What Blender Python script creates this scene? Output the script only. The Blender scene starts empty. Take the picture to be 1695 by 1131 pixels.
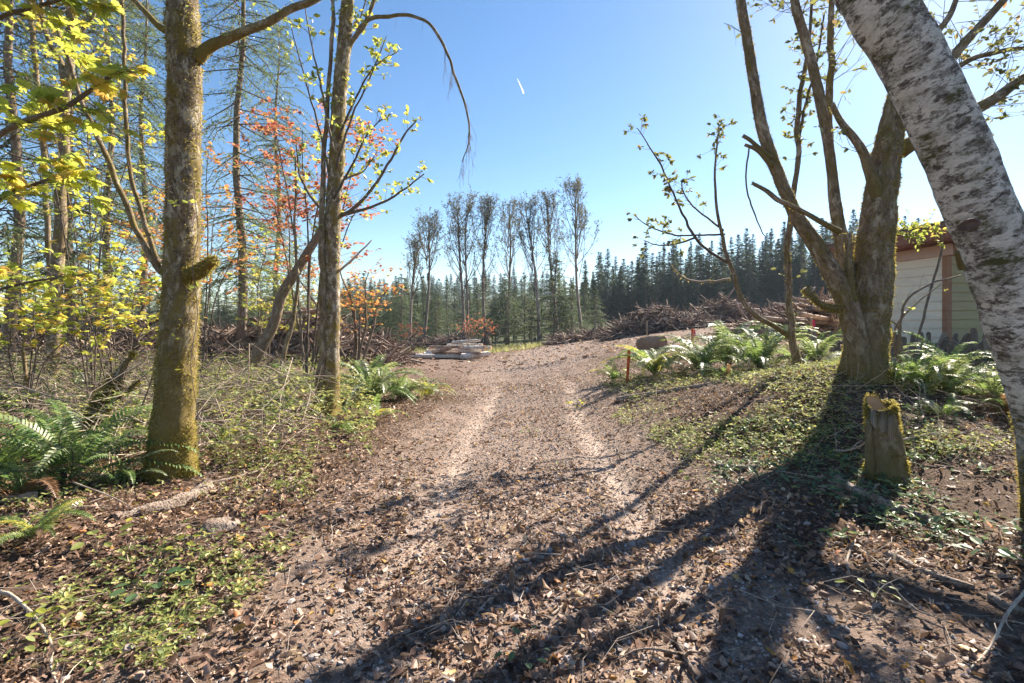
import bpy, math, random
import numpy as np
from mathutils import Vector, Matrix

RS = random.Random(11)
rng = np.random.default_rng(11)
SC = bpy.context.scene
COL = SC.collection

# ------------------------------------------------------------------ camera, sky, sun, exposure
EYE, FPX, CX, HZ = 1.55, 850.0, 847.5, 540.0
cam = bpy.data.cameras.new('camera')
cam_o = bpy.data.objects.new('camera', cam); COL.objects.link(cam_o)
cam_o.location = (0, 0, EYE); cam_o.rotation_euler = (math.radians(90), 0, 0)
cam.sensor_width = 36.0; cam.lens = FPX / 1695.0 * 36.0
cam.shift_y = -(565.5 - HZ) / 1695.0
cam.clip_start = 0.05; cam.clip_end = 6000
SC.camera = cam_o

SUN_AZ, SUN_EL = math.radians(42), math.radians(35.5)
world = bpy.data.worlds.new('World'); SC.world = world; world.use_nodes = True
wn = world.node_tree.nodes; wl = world.node_tree.links
sky = wn.new('ShaderNodeTexSky'); sky.sky_type = 'NISHITA'; sky.sun_disc = False
sky.sun_elevation = SUN_EL; sky.sun_rotation = SUN_AZ
sky.altitude = 300; sky.air_density = 1.0; sky.dust_density = 0.22; sky.ozone_density = 1.0
hs_ = wn.new('ShaderNodeHueSaturation'); hs_.inputs['Saturation'].default_value = 1.2; wl.new(sky.outputs[0], hs_.inputs['Color']); wl.new(hs_.outputs[0], wn['Background'].inputs[0]); wn['Background'].inputs[1].default_value = 0.056
sun = bpy.data.lights.new('sun', 'SUN'); sun.energy = 5.0; sun.angle = math.radians(0.5); sun.color = (1.0, 0.9, 0.76)
sun_o = bpy.data.objects.new('sun', sun); COL.objects.link(sun_o)
SUNV = Vector((math.sin(SUN_AZ) * math.cos(SUN_EL), math.cos(SUN_AZ) * math.cos(SUN_EL), math.sin(SUN_EL)))
sun_o.rotation_euler = (-SUNV).to_track_quat('-Z', 'Y').to_euler(); sun_o.location = (20, 20, 40)
vs = SC.view_settings
SC.display_settings.display_device = 'sRGB'
vs.view_transform = 'Standard'; vs.look = 'None'; vs.gamma = 1.0; vs.exposure = 1.8; vs.use_curve_mapping = False
SC.cycles.use_adaptive_sampling = True; SC.cycles.adaptive_threshold = 0.03
SC.cycles.max_bounces = 5; SC.cycles.diffuse_bounces = 3; SC.cycles.glossy_bounces = 2
SC.cycles.transmission_bounces = 5; SC.cycles.transparent_max_bounces = 6; SC.cycles.volume_bounces = 0
SC.cycles.use_denoising = True

# ------------------------------------------------------------------ helpers
def put(o, parent=None, label=None, cat=None, group=None, kind=None):
    if parent is not None: o.parent = parent
    if label: o['label'] = label
    if cat: o['category'] = cat
    if group: o['group'] = group
    if kind: o['kind'] = kind
    return o

def thing(name, label, cat, loc=(0, 0, 0), rz=0.0, group=None):
    o = bpy.data.objects.new(name, None); COL.objects.link(o)
    o.location = loc; o.rotation_euler = (0, 0, rz); o.empty_display_size = 0.2
    return put(o, None, label, cat, group)

class MB:
    """collects vertices and polygons; one build() = one mesh"""
    def __init__(s): s.V = []; s.F = []; s.n = 0; s.C = []; s.B = []; s.M = []
    def add(s, V, F, col=None, bark=None, m=0):
        V = np.asarray(V, dtype=np.float64).reshape(-1, 3)
        for f in (F if isinstance(F, (list, tuple)) else [F]):
            f = np.asarray(f, dtype=np.int64)
            if len(f): s.F.append(f + s.n); s.M.append(np.full(len(f), m, np.int32))
        s.V.append(V); s.n += len(V)
        s.C.append(np.ones((len(V), 3)) if col is None else np.broadcast_to(np.asarray(col, float), (len(V), 3)))
        s.B.append(V if bark is None else bark)
        return s
    def mesh(s, name, mats, smooth=True, attrs=False, off=None):
        V = np.concatenate(s.V)
        if off is not None: V = V - np.asarray(off, float)
        me = bpy.data.meshes.new(name)
        me.vertices.add(len(V)); me.vertices.foreach_set('co', V.astype(np.float32).ravel())
        ls = np.concatenate([f.ravel() for f in s.F]).astype(np.int32)
        cnt = np.concatenate([np.full(len(f), f.shape[1]) for f in s.F]).astype(np.int32)
        st = np.concatenate([[0], np.cumsum(cnt)[:-1]]).astype(np.int32)
        me.loops.add(len(ls)); me.loops.foreach_set('vertex_index', ls)
        me.polygons.add(len(cnt)); me.polygons.foreach_set('loop_start', st)
        mi = np.concatenate(s.M).astype(np.int32)
        me.polygons.foreach_set('material_index', mi)
        me.polygons.foreach_set('use_smooth', np.full(len(cnt), smooth, bool))
        if attrs:
            c = np.concatenate(s.C); ca = me.attributes.new('tint', 'FLOAT_COLOR', 'POINT')
            ca.data.foreach_set('color', np.concatenate([c, np.ones((len(c), 1))], 1).astype(np.float32).ravel())
            b = np.concatenate(s.B); ba = me.attributes.new('bark', 'FLOAT_VECTOR', 'POINT')
            ba.data.foreach_set('vector', b.astype(np.float32).ravel())
        for m in (mats if isinstance(mats, (list, tuple)) else [mats]): me.materials.append(m)
        me.update(calc_edges=True); me.validate()
        return me
    def build(s, name, mats, parent=None, smooth=True, attrs=False, kind=None, off=None):
        o = bpy.data.objects.new(name, s.mesh(name, mats, smooth, attrs, off)); COL.objects.link(o)
        if off is not None and parent is None: o.location = off
        return put(o, parent, kind=kind)

def dup(o, parent=None):
    c = o.copy(); COL.objects.link(c); c.parent = parent
    for k in ('label', 'category', 'group'):
        pass
    for ch in o.children: dup(ch, c)
    return c

def unit(v):
    v = np.asarray(v, float); return v / np.maximum(np.linalg.norm(v, axis=-1, keepdims=True), 1e-9)

def _h(i, j, k, seed):
    n = (i.astype(np.uint32) * np.uint32(374761393) + j.astype(np.uint32) * np.uint32(668265263)
         + k.astype(np.uint32) * np.uint32(2246822519) + np.uint32(seed * 3266489917 & 0xffffffff))
    n = (n ^ (n >> np.uint32(13))) * np.uint32(1274126177); n = n ^ (n >> np.uint32(16))
    return (n & np.uint32(0xffff)).astype(np.float64) / 65535.0
def vnoise(P, s=1.0, seed=0):
    P = np.asarray(P, float) * s
    i = np.floor(P).astype(np.int64); f = P - i; f = f * f * (3 - 2 * f)
    r = 0
    with np.errstate(over='ignore'):
        for a in (0, 1):
            for b in (0, 1):
                for c in (0, 1):
                    w = (f[..., 0] if a else 1 - f[..., 0]) * (f[..., 1] if b else 1 - f[..., 1]) * (f[..., 2] if c else 1 - f[..., 2])
                    r = r + w * _h(i[..., 0] + a, i[..., 1] + b, i[..., 2] + c, seed)
    return r * 2 - 1
def n2(x, y, s, seed=0):
    return vnoise(np.stack([np.asarray(x, float), np.asarray(y, float), np.zeros_like(np.asarray(x, float))], -1), s, seed)

def smooth(a, b, x): t = np.clip((np.asarray(x, float) - a) / (b - a), 0, 1); return t * t * (3 - 2 * t)

def spline(pts, k=6):
    """Catmull-Rom through rows of pts (any number of columns)"""
    p = np.asarray(pts, float)
    if len(p) < 3: t = np.linspace(0, 1, k + 1)[:, None]; return p[0] * (1 - t) + p[-1] * t
    q = np.vstack([2 * p[0] - p[1], p, 2 * p[-1] - p[-2]]); out = []
    for i in range(1, len(q) - 2):
        a, b, c, d = q[i - 1], q[i], q[i + 1], q[i + 2]
        for t in np.linspace(0, 1, k, endpoint=False):
            out.append(0.5 * (2 * b + (c - a) * t + (2 * a - 5 * b + 4 * c - d) * t * t + (3 * b - a - 3 * c + d) * t ** 3))
    out.append(p[-1]); return np.array(out)

def frames(P):
    T = unit(np.gradient(P, axis=0)); ref = np.array([0.0, 1.0, 0.0]) if abs(T[0][1]) < 0.9 else np.array([1.0, 0, 0])
    u = unit(np.cross(ref, T[0])); U = [u]
    for i in range(1, len(P)):
        u = unit(U[-1] - T[i] * np.dot(U[-1], T[i])); U.append(u)
    U = np.array(U); return T, U, np.cross(T, U)

def tube(P, R, n=8, rough=0.0, seed=0, cap=True, flare=None):
    """tube along P with radii R; returns V, [quads, caps], bark coords, normals"""
    P = np.asarray(P, float); R = np.asarray(R, float); T, U, W = frames(P)
    a = np.linspace(0, 2 * np.pi, n, endpoint=False); ca, sa = np.cos(a), np.sin(a)
    N = U[:, None] * ca[None, :, None] + W[:, None] * sa[None, :, None]
    s = np.concatenate([[0], np.cumsum(np.linalg.norm(np.diff(P, axis=0), axis=1))])
    rr = np.repeat(R[:, None], n, 1)
    B = np.stack([rr * ca, rr * sa, np.repeat(s[:, None], n, 1)], -1)
    if rough:
        k = R.mean()
        rr = rr * (1 + rough * (vnoise(B / k, 0.8, seed) + 0.6 * vnoise(B / k, 2.2, seed + 1) + 0.3 * vnoise(B / k, 5.5, seed + 2)))
    if flare is not None:
        h, amt = flare
        lob = 0.55 + 0.45 * np.cos(5 * a + seed) * np.cos(2 * a + 1.3 * seed)
        rr = rr * (1 + amt * np.exp(-s[:, None] / h) * lob[None])
    V = P[:, None] + N * rr[..., None]
    m = len(P); i = np.arange(m - 1)[:, None] * n; j = np.arange(n)[None]; j2 = (j + 1) % n
    Q = np.stack([i + j, i + j2, i + n + j2, i + n + j], -1).reshape(-1, 4)
    F = [Q]
    if cap:
        F += [np.arange(n)[::-1][None], (np.arange(n) + (m - 1) * n)[None]]
    return V.reshape(-1, 3), F, B.reshape(-1, 3), N.reshape(-1, 3)

def sticks(A, B, ra, rb, n=3, bend=None):
    """N thin sticks from A to B as one array; bend = sideways offset of the middle"""
    A = np.asarray(A, float); B = np.asarray(B, float); N = len(A)
    ra = np.broadcast_to(np.asarray(ra, float), (N,)); rb = np.broadcast_to(np.asarray(rb, float), (N,))
    d = unit(B - A); ref = np.where(np.abs(d[:, 2:3]) < 0.8, np.array([[0, 0, 1.0]]), np.array([[1.0, 0, 0]]))
    u = unit(np.cross(d, ref)); w = np.cross(d, u)
    M = (A + B) / 2 + (0 if bend is None else bend)
    a = np.linspace(0, 2 * np.pi, n, endpoint=False)
    ring = u[:, None] * np.cos(a)[None, :, None] + w[:, None] * np.sin(a)[None, :, None]
    V = np.stack([A[:, None] + ring * ra[:, None, None], M[:, None] + ring * ((ra + rb) / 2)[:, None, None], B[:, None] + ring * rb[:, None, None]], 1)
    i = np.arange(N)[:, None, None] * (3 * n); k = np.arange(2)[None, :, None] * n; j = np.arange(n)[None, None]; j2 = (j + 1) % n
    Q = np.stack([i + k + j, i + k + j2, i + k + n + j2, i + k + n + j], -1).reshape(-1, 4)
    return V.reshape(-1, 3), Q

def eul(yaw, pitch, roll):
    """(n,3,3): roll about y, then pitch about x, then yaw about z"""
    z, c = np.zeros_like(yaw), np.cos; s = np.sin; o = np.ones_like(yaw)
    Rz = np.stack([c(yaw), -s(yaw), z, s(yaw), c(yaw), z, z, z, o], -1).reshape(-1, 3, 3)
    Rx = np.stack([o, z, z, z, c(pitch), -s(pitch), z, s(pitch), c(pitch)], -1).reshape(-1, 3, 3)
    Ry = np.stack([c(roll), z, s(roll), z, o, z, -s(roll), z, c(roll)], -1).reshape(-1, 3, 3)
    return Rz @ Rx @ Ry
def basis(d, up=(0, 0, 1), roll=None):
    """matrices that send +Y to d and +Z as near as can be to up"""
    d = unit(d); up = np.broadcast_to(np.asarray(up, float), d.shape)
    x = np.cross(d, up); bad = np.linalg.norm(x, axis=-1) < 1e-3; x[bad] = np.cross(d[bad], np.array([1.0, 0.2, 0])); x = unit(x)
    z = np.cross(x, d); M = np.stack([x, d, z], -1)
    if roll is not None: M = M @ eul(np.zeros_like(roll), np.zeros_like(roll), roll)
    return M
def scatter(tpl, pos, R, s):
    TV, TF = tpl; k = len(TV); s = np.asarray(s, float)
    s = s[:, None, None] if s.ndim == 1 else s[:, None, :]
    V = np.einsum('nij,nkj->nki', R, TV[None] * s) + pos[:, None]
    off = (np.arange(len(pos)) * k)[:, None, None]
    return V.reshape(-1, 3), [(f[None] + off).reshape(-1, f.shape[1]) for f in TF]

def box(mb, c, s, R=None, m=0):
    v = np.array([[x, y, z] for x in (-.5, .5) for y in (-.5, .5) for z in (-.5, .5)]) * np.asarray(s, float)
    if R is not None: v = v @ np.asarray(R).T
    mb.add(v + np.asarray(c, float), np.array([[0, 1, 3, 2], [4, 6, 7, 5], [0, 4, 5, 1], [2, 3, 7, 6], [0, 2, 6, 4], [1, 5, 7, 3]]), m=m)

# leaf shapes: length 1 along +Y, face up +Z
def fan(outline, cz=0.0, c=(0, 0.45)):
    o = np.array([[x, y, z] for x, y, z in outline]); n = len(o)
    V = np.vstack([o, [[c[0], c[1], cz]]]); i = np.arange(n)
    return V, [np.stack([i, (i + 1) % n, np.full(n, n)], -1)]
OVAL = fan([(0, 0, 0), (.2, .2, .04), (.27, .5, .06), (.17, .8, .02), (0, 1, -.04), (-.17, .8, .02), (-.27, .5, .06), (-.2, .2, .04)], -.02)
HERB = (np.array([[0, 0, 0], [.24, .32, .06], [.19, .72, .03], [0, 1, -.05], [-.19, .72, .03], [-.24, .32, .06]], float), [np.array([[0, 1, 2, 3], [0, 3, 4, 5]])])
MAPLE_S = fan([(0, 0, 0), (.4, .0, -.05), (.3, .2, .02), (.6, .32, -.08), (.3, .5, .02), (0, 1, -.08), (-.3, .5, .02), (-.6, .32, -.08), (-.3, .2, .02), (-.4, .0, -.05)], .03, (0, .3))
KITE = (np.array([[0, 0, 0], [.28, .45, .05], [0, 1, -.03], [-.28, .45, .05]], float), [np.array([[0, 1, 2], [0, 2, 3]])])
MAPLE = fan([(.0, 0, 0), (.12, .1, .02), (.42, -.02, -.06), (.36, .16, .0), (.62, .3, -.09), (.4, .38, .01), (.42, .62, -.04), (.24, .56, .02), (.2, .74, 0), (.12, .72, .02), (0, 1, -.1),
             (-.12, .72, .02), (-.2, .74, 0), (-.24, .56, .02), (-.42, .62, -.04), (-.4, .38, .01), (-.62, .3, -.09), (-.36, .16, 0), (-.42, -.02, -.06), (-.12, .1, .02)], .03, (0, .3))
def dry_leaf(seed, lobes=False):
    r = np.random.default_rng(seed); ny, nx = 3, 3
    Y, X = np.meshgrid(np.linspace(0, 1, ny), np.linspace(-1, 1, nx), indexing='ij')
    w = 0.33 * np.sin(np.pi * np.clip(Y * .92 + .05, 0, 1)) ** .7
    if lobes: w = w * (1 + .35 * np.sin(Y * 9 + seed))
    x = X * w; cu = r.uniform(1.6, 6.5); cl = r.uniform(-1.0, 1.4); tw = r.uniform(-.8, .8)
    z = (1 - np.cos(x * cu)) / cu * 1.4; x2 = np.sin(x * cu) / cu
    y2 = np.sin(Y * cl) / cl if abs(cl) > .1 else Y; z2 = z + (1 - np.cos(Y * cl)) / (cl if abs(cl) > .1 else 1) + r.normal(0, .025, Y.shape) + tw * (Y - .5) * x
    V = np.stack([x2, y2, z2], -1).reshape(-1, 3); V[:, 2] -= V[:, 2].min()
    i = np.arange(ny - 1)[:, None] * nx + np.arange(nx - 1)[None]
    return V, [np.stack([i, i + 1, i + nx + 1, i + nx], -1).reshape(-1, 4)]
CRUMB = []
for _k in range(4):
    _r = np.random.default_rng(_k); _c = np.array([[-.3, 0, .1], [0, .12, -.05], [.32, .05, .16], [-.2, .8, .2], [.05, .95, .0], [.25, .7, .12]]) + _r.normal(0, .07, (6, 3)); CRUMB.append((_c, [np.array([[0, 1, 4, 3], [1, 2, 5, 4]])]))
DRY = [dry_leaf(k, k % 3 == 0) for k in range(9)]
def pebble(seed):
    r = np.random.default_rng(seed); t = (1 + 5 ** .5) / 2
    v = unit(np.array([[-1, t, 0], [1, t, 0], [-1, -t, 0], [1, -t, 0], [0, -1, t], [0, 1, t], [0, -1, -t], [0, 1, -t], [t, 0, -1], [t, 0, 1], [-t, 0, -1], [-t, 0, 1]], float))
    v = v * r.uniform(.7, 1.15, (12, 1)) * np.array([1, r.uniform(.6, .95), r.uniform(.4, .75)])
    f = np.array([[0, 11, 5], [0, 5, 1], [0, 1, 7], [0, 7, 10], [0, 10, 11], [1, 5, 9], [5, 11, 4], [11, 10, 2], [10, 7, 6], [7, 1, 8], [3, 9, 4], [3, 4, 2], [3, 2, 6], [3, 6, 8], [3, 8, 9], [4, 9, 5], [2, 4, 11], [6, 2, 10], [8, 6, 7], [9, 8, 1]])
    return v, [f]
def octa(seed):
    r = np.random.default_rng(seed); v = np.array([[1, 0, 0], [-1, 0, 0], [0, 1, 0], [0, -1, 0], [0, 0, 1], [0, 0, -1.]]) * r.uniform(.7, 1.2, (6, 1)) * [1, r.uniform(.6, 1), .6] + r.normal(0, .12, (6, 3))
    return v, [np.array([[0, 2, 4], [2, 1, 4], [1, 3, 4], [3, 0, 4], [2, 0, 5], [1, 2, 5], [3, 1, 5], [0, 3, 5]])]
OCT = [octa(k) for k in range(6)]
PEB = [pebble(k) for k in range(6)]

# ------------------------------------------------------------------ materials
def mat(name):
    m = bpy.data.materials.new(name); m.use_nodes = True; nt = m.node_tree
    for n in list(nt.nodes): nt.nodes.remove(n)
    out = nt.nodes.new('ShaderNodeOutputMaterial')
    return m, nt, out
def N(nt, t, **kw):
    n = nt.nodes.new('ShaderNode' + t)
    for k, v in kw.items():
        if k.startswith('i_'): n.inputs[k[2:].replace('_', ' ')].default_value = v
        else: setattr(n, k, v)
    return n
def ramp(nt, src, stops, interp='LINEAR'):
    r = nt.nodes.new('ShaderNodeValToRGB'); cr = r.color_ramp; cr.interpolation = interp
    while len(cr.elements) < len(stops): cr.elements.new(0.5)
    for e, (p, c) in zip(cr.elements, stops):
        e.position = p; e.color = (c, c, c, 1) if not isinstance(c, (tuple, list)) else tuple(c) + (1,)
    nt.links.new(src, r.inputs[0]); return r.outputs[0]
def mix(nt, fac, a, b, mode='MIX'):
    m = nt.nodes.new('ShaderNodeMix'); m.data_type = 'RGBA'; m.blend_type = mode
    for s, v in ((m.inputs[0], fac), (m.inputs[6], a), (m.inputs[7], b)):
        if hasattr(v, 'is_linked') or isinstance(v, bpy.types.NodeSocket): nt.links.new(v, s)
        else: s.default_value = (tuple(v) + (1,)) if isinstance(v, (tuple, list)) else v
    return m.outputs[2]
def noise(nt, vec, scale, detail=4, rough=.55, dist=0):
    n = N(nt, 'TexNoise'); n.inputs['Scale'].default_value = scale; n.inputs['Detail'].default_value = detail
    n.inputs['Roughness'].default_value = rough; n.inputs['Distortion'].default_value = dist
    if vec is not None: nt.links.new(vec, n.inputs['Vector'])
    return n.outputs['Fac']
def bump(nt, h, strength, dist):
    b = N(nt, 'Bump'); b.inputs['Strength'].default_value = strength; b.inputs['Distance'].default_value = dist
    nt.links.new(h, b.inputs['Height']); return b.outputs[0]
def finish(nt, out, col, rough=.85, spec=.3, nrm=None):
    p = N(nt, 'BsdfPrincipled')
    if isinstance(col, bpy.types.NodeSocket): nt.links.new(col, p.inputs['Base Color'])
    else: p.inputs['Base Color'].default_value = tuple(col) + (1,)
    p.inputs['Roughness'].default_value = rough; p.inputs['Specular IOR Level'].default_value = spec
    if nrm is not None: nt.links.new(nrm, p.inputs['Normal'])
    nt.links.new(p.outputs[0], out.inputs[0]); return p
def obco(nt): return N(nt, 'TexCoord').outputs['Object']
def attr(nt, name, o='Vector'):
    a = N(nt, 'Attribute'); a.attribute_name = name; return a.outputs[o]
def vmul(nt, v, s):
    m = N(nt, 'VectorMath', operation='MULTIPLY'); nt.links.new(v, m.inputs[0]); m.inputs[1].default_value = s; return m.outputs[0]

def leaf_mat(name, stops, transl=.45, gloss=.12, rough=.4, objrand=0.0, spots=0):
    m, nt, out = mat(name)
    g = N(nt, 'NewGeometry').outputs['Random Per Island']
    if objrand:
        oi = N(nt, 'ObjectInfo').outputs['Random']; a = N(nt, 'Math', operation='MULTIPLY_ADD'); nt.links.new(oi, a.inputs[0]); a.inputs[1].default_value = objrand
        nt.links.new(g, a.inputs[2]); b = N(nt, 'Math', operation='FRACT'); nt.links.new(a.outputs[0], b.inputs[0]); g = b.outputs[0]
    c = ramp(nt, g, stops)
    if spots: c = mix(nt, 1.0, c, ramp(nt, noise(nt, obco(nt), spots, 4, .7), [(.3, .45), (.68, 1.25)]), 'MULTIPLY')
    d = N(nt, 'BsdfDiffuse'); t = N(nt, 'BsdfTranslucent'); s = N(nt, 'BsdfGlossy'); s.inputs['Roughness'].default_value = rough
    nt.links.new(c, d.inputs[0]); tc = mix(nt, .5, c, (1.0, .92, .35), 'MULTIPLY')
    tb = N(nt, 'Gamma'); tb.inputs[1].default_value = .72; nt.links.new(tc, tb.inputs[0]); nt.links.new(tb.outputs[0], t.inputs[0])
    m1 = N(nt, 'MixShader'); m1.inputs[0].default_value = transl; nt.links.new(d.outputs[0], m1.inputs[1]); nt.links.new(t.outputs[0], m1.inputs[2])
    m2 = N(nt, 'MixShader'); lw = N(nt, 'LayerWeight'); lw.inputs[0].default_value = .35
    mm = N(nt, 'Math', operation='MULTIPLY_ADD'); nt.links.new(lw.outputs['Fresnel'], mm.inputs[0]); mm.inputs[1].default_value = gloss * 1.2; mm.inputs[2].default_value = gloss * .25
    nt.links.new(mm.outputs[0], m2.inputs[0]); nt.links.new(m1.outputs[0], m2.inputs[1]); nt.links.new(s.outputs[0], m2.inputs[2])
    nt.links.new(m2.outputs[0], out.inputs[0]); return m

def bark_mat(name, base, pale, moss, pale_amt=.5, moss_amt=.5, streak=1.0, scale=9.0, dark=(.05, .04, .03), moss_low=None, bmp=.6, mid=.3, fine=.22):
    """patchy bark: base brown, pale lichen patches, moss; 'streak' < 1 stretches patches round the trunk, > 1 along it"""
    m, nt, out = mat(name); b = attr(nt, 'bark'); v = vmul(nt, b, (1, 1, 1 / streak))
    n1 = noise(nt, v, scale, 5, .62, .4); n2_ = noise(nt, v, scale * .42, 4, .6, .3); n3 = noise(nt, v, scale * 3.3, 4, .7)
    c = mix(nt, ramp(nt, n3, [(.3, 0.0), (.62, 1.0)]), dark, base)
    c = mix(nt, ramp(nt, noise(nt, v, scale * 1.7, 5, .7, 1.0), [(.42, 0.0), (.6, 1.0)]), c, tuple((1 - mid) * x + mid * y for x, y in zip(base, pale)))
    nx = mix(nt, fine, n1, noise(nt, v, scale * 4.5, 5, .75, .6))
    f = ramp(nt, nx, [(.6 - pale_amt * .22, 0.0), (.655 - pale_amt * .22, 1.0)])
    c = mix(nt, f, c, mix(nt, ramp(nt, n3, [(.3, 0.0), (.65, 1.0)]), tuple(x * .55 for x in pale), pale))
    fm = ramp(nt, mix(nt, .35, n2_, n3), [(.66 - moss_amt * .32, 0.0), (.76 - moss_amt * .32, 1.0)])
    if moss_low is not None:
        sp = N(nt, 'SeparateXYZ'); nt.links.new(b, sp.inputs[0])
        mr = N(nt, 'MapRange'); mr.inputs['From Min'].default_value = moss_low[0]; mr.inputs['From Max'].default_value = moss_low[1]
        mr.inputs['To Min'].default_value = 1.0; mr.inputs['To Max'].default_value = 0.0; nt.links.new(sp.outputs[2], mr.inputs[0])
        fm = mix(nt, 1.0, fm, mr.outputs[0], 'LIGHTEN')
    mc = mix(nt, n3, tuple(x * .45 for x in moss), tuple(x * 1.35 for x in moss))
    c = mix(nt, fm, c, mc)
    h = mix(nt, .5, n3, n1); finish(nt, out, c, .9, .15, bump(nt, h, bmp, .02)); return m

def plain_mat(name, a, b, scale=6, rough=.85, spec=.25, stretch=(1, 1, 1), bmp=.4, bd=.01, rand=0.0, c3=None):
    m, nt, out = mat(name); v = vmul(nt, obco(nt), stretch)
    n = noise(nt, v, scale, 6, .65); nf = noise(nt, v, scale * 6, 3, .6)
    c = mix(nt, ramp(nt, n, [(.3, 0.0), (.7, 1.0)]), a, b)
    if c3 is not None: c = mix(nt, ramp(nt, nf, [(.52, 0.0), (.62, 1.0)]), c, c3)
    if rand:
        r = N(nt, 'NewGeometry').outputs['Random Per Island']; oi = N(nt, 'ObjectInfo').outputs['Random']
        ad = N(nt, 'Math', operation='ADD'); nt.links.new(r, ad.inputs[0]); nt.links.new(oi, ad.inputs[1]); fr = N(nt, 'Math', operation='FRACT'); nt.links.new(ad.outputs[0], fr.inputs[0])
        c = mix(nt, 1.0, c, ramp(nt, fr.outputs[0], [(0, 1 - rand), (1, 1 + rand * .6)]), 'MULTIPLY')
    finish(nt, out, c, rough, spec, bump(nt, mix(nt, .5, n, nf), bmp, bd)); return m

M = {}
M['alder'] = bark_mat('alder_bark', (.13, .085, .05), (.46, .4, .31), (.18, .132, .036), .42, .58, 2.0, 13, moss_low=(.5, 2.4), bmp=1.0, mid=.22, fine=.35)
M['alder2'] = bark_mat('pale_alder_bark', (.14, .095, .056), (.52, .46, .37), (.19, .14, .04), .48, .57, 1.8, 15, moss_low=(.2, 1.3), bmp=1.0, mid=.22, fine=.35)
M['birch'] = bark_mat('leaning_birch_bark', (.1, .078, .064), (.64, .6, .54), (.075, .07, .028), .64, .46, .45, 8, (.03, .025, .021), moss_low=(.25, .95), bmp=.6, mid=.34, fine=.34)
M['maple'] = bark_mat('mossy_maple_bark', (.17, .12, .08), (.42, .36, .28), (.15, .115, .045), .3, .52, 2.4, 10, moss_low=(.1, .9), bmp=1.0)
M['grey_bark'] = bark_mat('grey_bark', (.18, .12, .07), (.42, .36, .27), (.18, .14, .042), .32, .6, 1.8, 14)
M['fir_bark'] = bark_mat('fir_bark', (.2, .135, .095), (.36, .31, .26), (.13, .12, .05), .3, .38, 3.0, 14)
M['twig'] = plain_mat('twig_bark', (.09, .065, .05), (.2, .16, .125), 14, rand=.4)
M['far_trunk'] = plain_mat('far_trunk_bark', (.15, .12, .1), (.28, .24, .2), 5, rand=.3)
M['moss'] = leaf_mat('moss_tufts', [(0, (.11, .09, .022)), (.5, (.27, .22, .05)), (1, (.44, .36, .1))], .5, .0, .6)
M['needle_far'] = leaf_mat('conifer_needles', [(0, (.02, .042, .026)), (.6, (.042, .078, .04)), (1, (.085, .12, .055))], .22, .06, .5, objrand=.8)
M['needle_left'] = leaf_mat('young_fir_needles', [(0, (.035, .065, .033)), (.6, (.07, .115, .05)), (1, (.15, .175, .07))], .3, .06, .5, objrand=.8)
M['needle_near'] = leaf_mat('hemlock_needles', [(0, (.04, .075, .035)), (.6, (.09, .14, .055)), (1, (.19, .23, .09))], .4, .06, .45)
M['alder_leaf'] = leaf_mat('sparse_dark_leaves', [(0, (.05, .055, .03)), (.7, (.1, .1, .05)), (1, (.2, .15, .07))], .35, .05, .5)
M['yellow_green'] = leaf_mat('maple_leaves_yellow_green', [(0, (.22, .3, .04)), (.45, (.42, .48, .05)), (.75, (.62, .55, .06)), (.9, (.6, .32, .06)), (1, (.44, .52, .08))], .68, .08, .4)
M['lime'] = leaf_mat('lime_leaves', [(0, (.14, .2, .04)), (.5, (.3, .36, .05)), (.85, (.5, .46, .07)), (1, (.42, .25, .07))], .62, .1, .4)
M['red'] = leaf_mat('vine_maple_red_leaves', [(0, (.36, .07, .07)), (.35, (.5, .13, .09)), (.65, (.58, .24, .09)), (.85, (.5, .3, .09)), (1, (.3, .07, .1))], .55, .06, .45)
M['orange'] = leaf_mat('orange_leaves', [(0, (.5, .14, .06)), (.5, (.6, .24, .07)), (.8, (.5, .32, .06)), (1, (.28, .3, .06))], .55, .06, .45)
M['coral'] = leaf_mat('coral_red_leaves', [(0, (.55, .1, .05)), (.6, (.7, .2, .09)), (1, (.6, .3, .14))], .5, .05, .5)
M['dark_leaf'] = leaf_mat('backlit_small_leaves', [(0, (.07, .085, .03)), (.6, (.14, .15, .045)), (.85, (.26, .26, .06)), (1, (.3, .17, .09))], .42, .12, .35)
M['fern'] = leaf_mat('sword_fern_green', [(0, (.06, .13, .03)), (.6, (.13, .23, .05)), (1, (.25, .33, .07))], .5, .045, .55)
M['fern_pale'] = leaf_mat('sword_fern_silvery', [(0, (.07, .12, .04)), (.6, (.15, .21, .07)), (1, (.28, .33, .12))], .5, .12, .5)
M['fern_yellow'] = leaf_mat('fern_yellow', [(0, (.22, .25, .03)), (.6, (.4, .38, .05)), (1, (.5, .4, .08))], .55, .1, .4)
M['fern_dead'] = leaf_mat('fern_dead', [(0, (.14, .07, .03)), (1, (.26, .13, .06))], .35, .05, .6)
M['herb'] = leaf_mat('ground_cover_leaves', [(0, (.1, .15, .04)), (.5, (.22, .27, .07)), (.8, (.38, .38, .1)), (1, (.5, .44, .14))], .5, .1, .5)
M['herb_dark'] = leaf_mat('bramble_leaves', [(0, (.04, .09, .045)), (.6, (.08, .145, .06)), (1, (.2, .26, .07))], .4, .12, .45)
M['litter'] = leaf_mat('dry_leaf_litter', [(0, (.08, .045, .032)), (.35, (.185, .108, .076)), (.7, (.32, .2, .142)), (.9, (.46, .31, .22)), (.96, (.6, .45, .32)), (.975, (.5, .3, .07)), (1, (.48, .17, .07))], .2, .04, .6, objrand=1.0, spots=55)
M['stone'] = plain_mat('track_stone', (.25, .21, .19), (.47, .41, .38), 30, rand=.5, bmp=.2, bd=.003)
M['dead'] = plain_mat('dead_branch_grey', (.27, .2, .15), (.5, .42, .34), 12, rand=.5)
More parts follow.
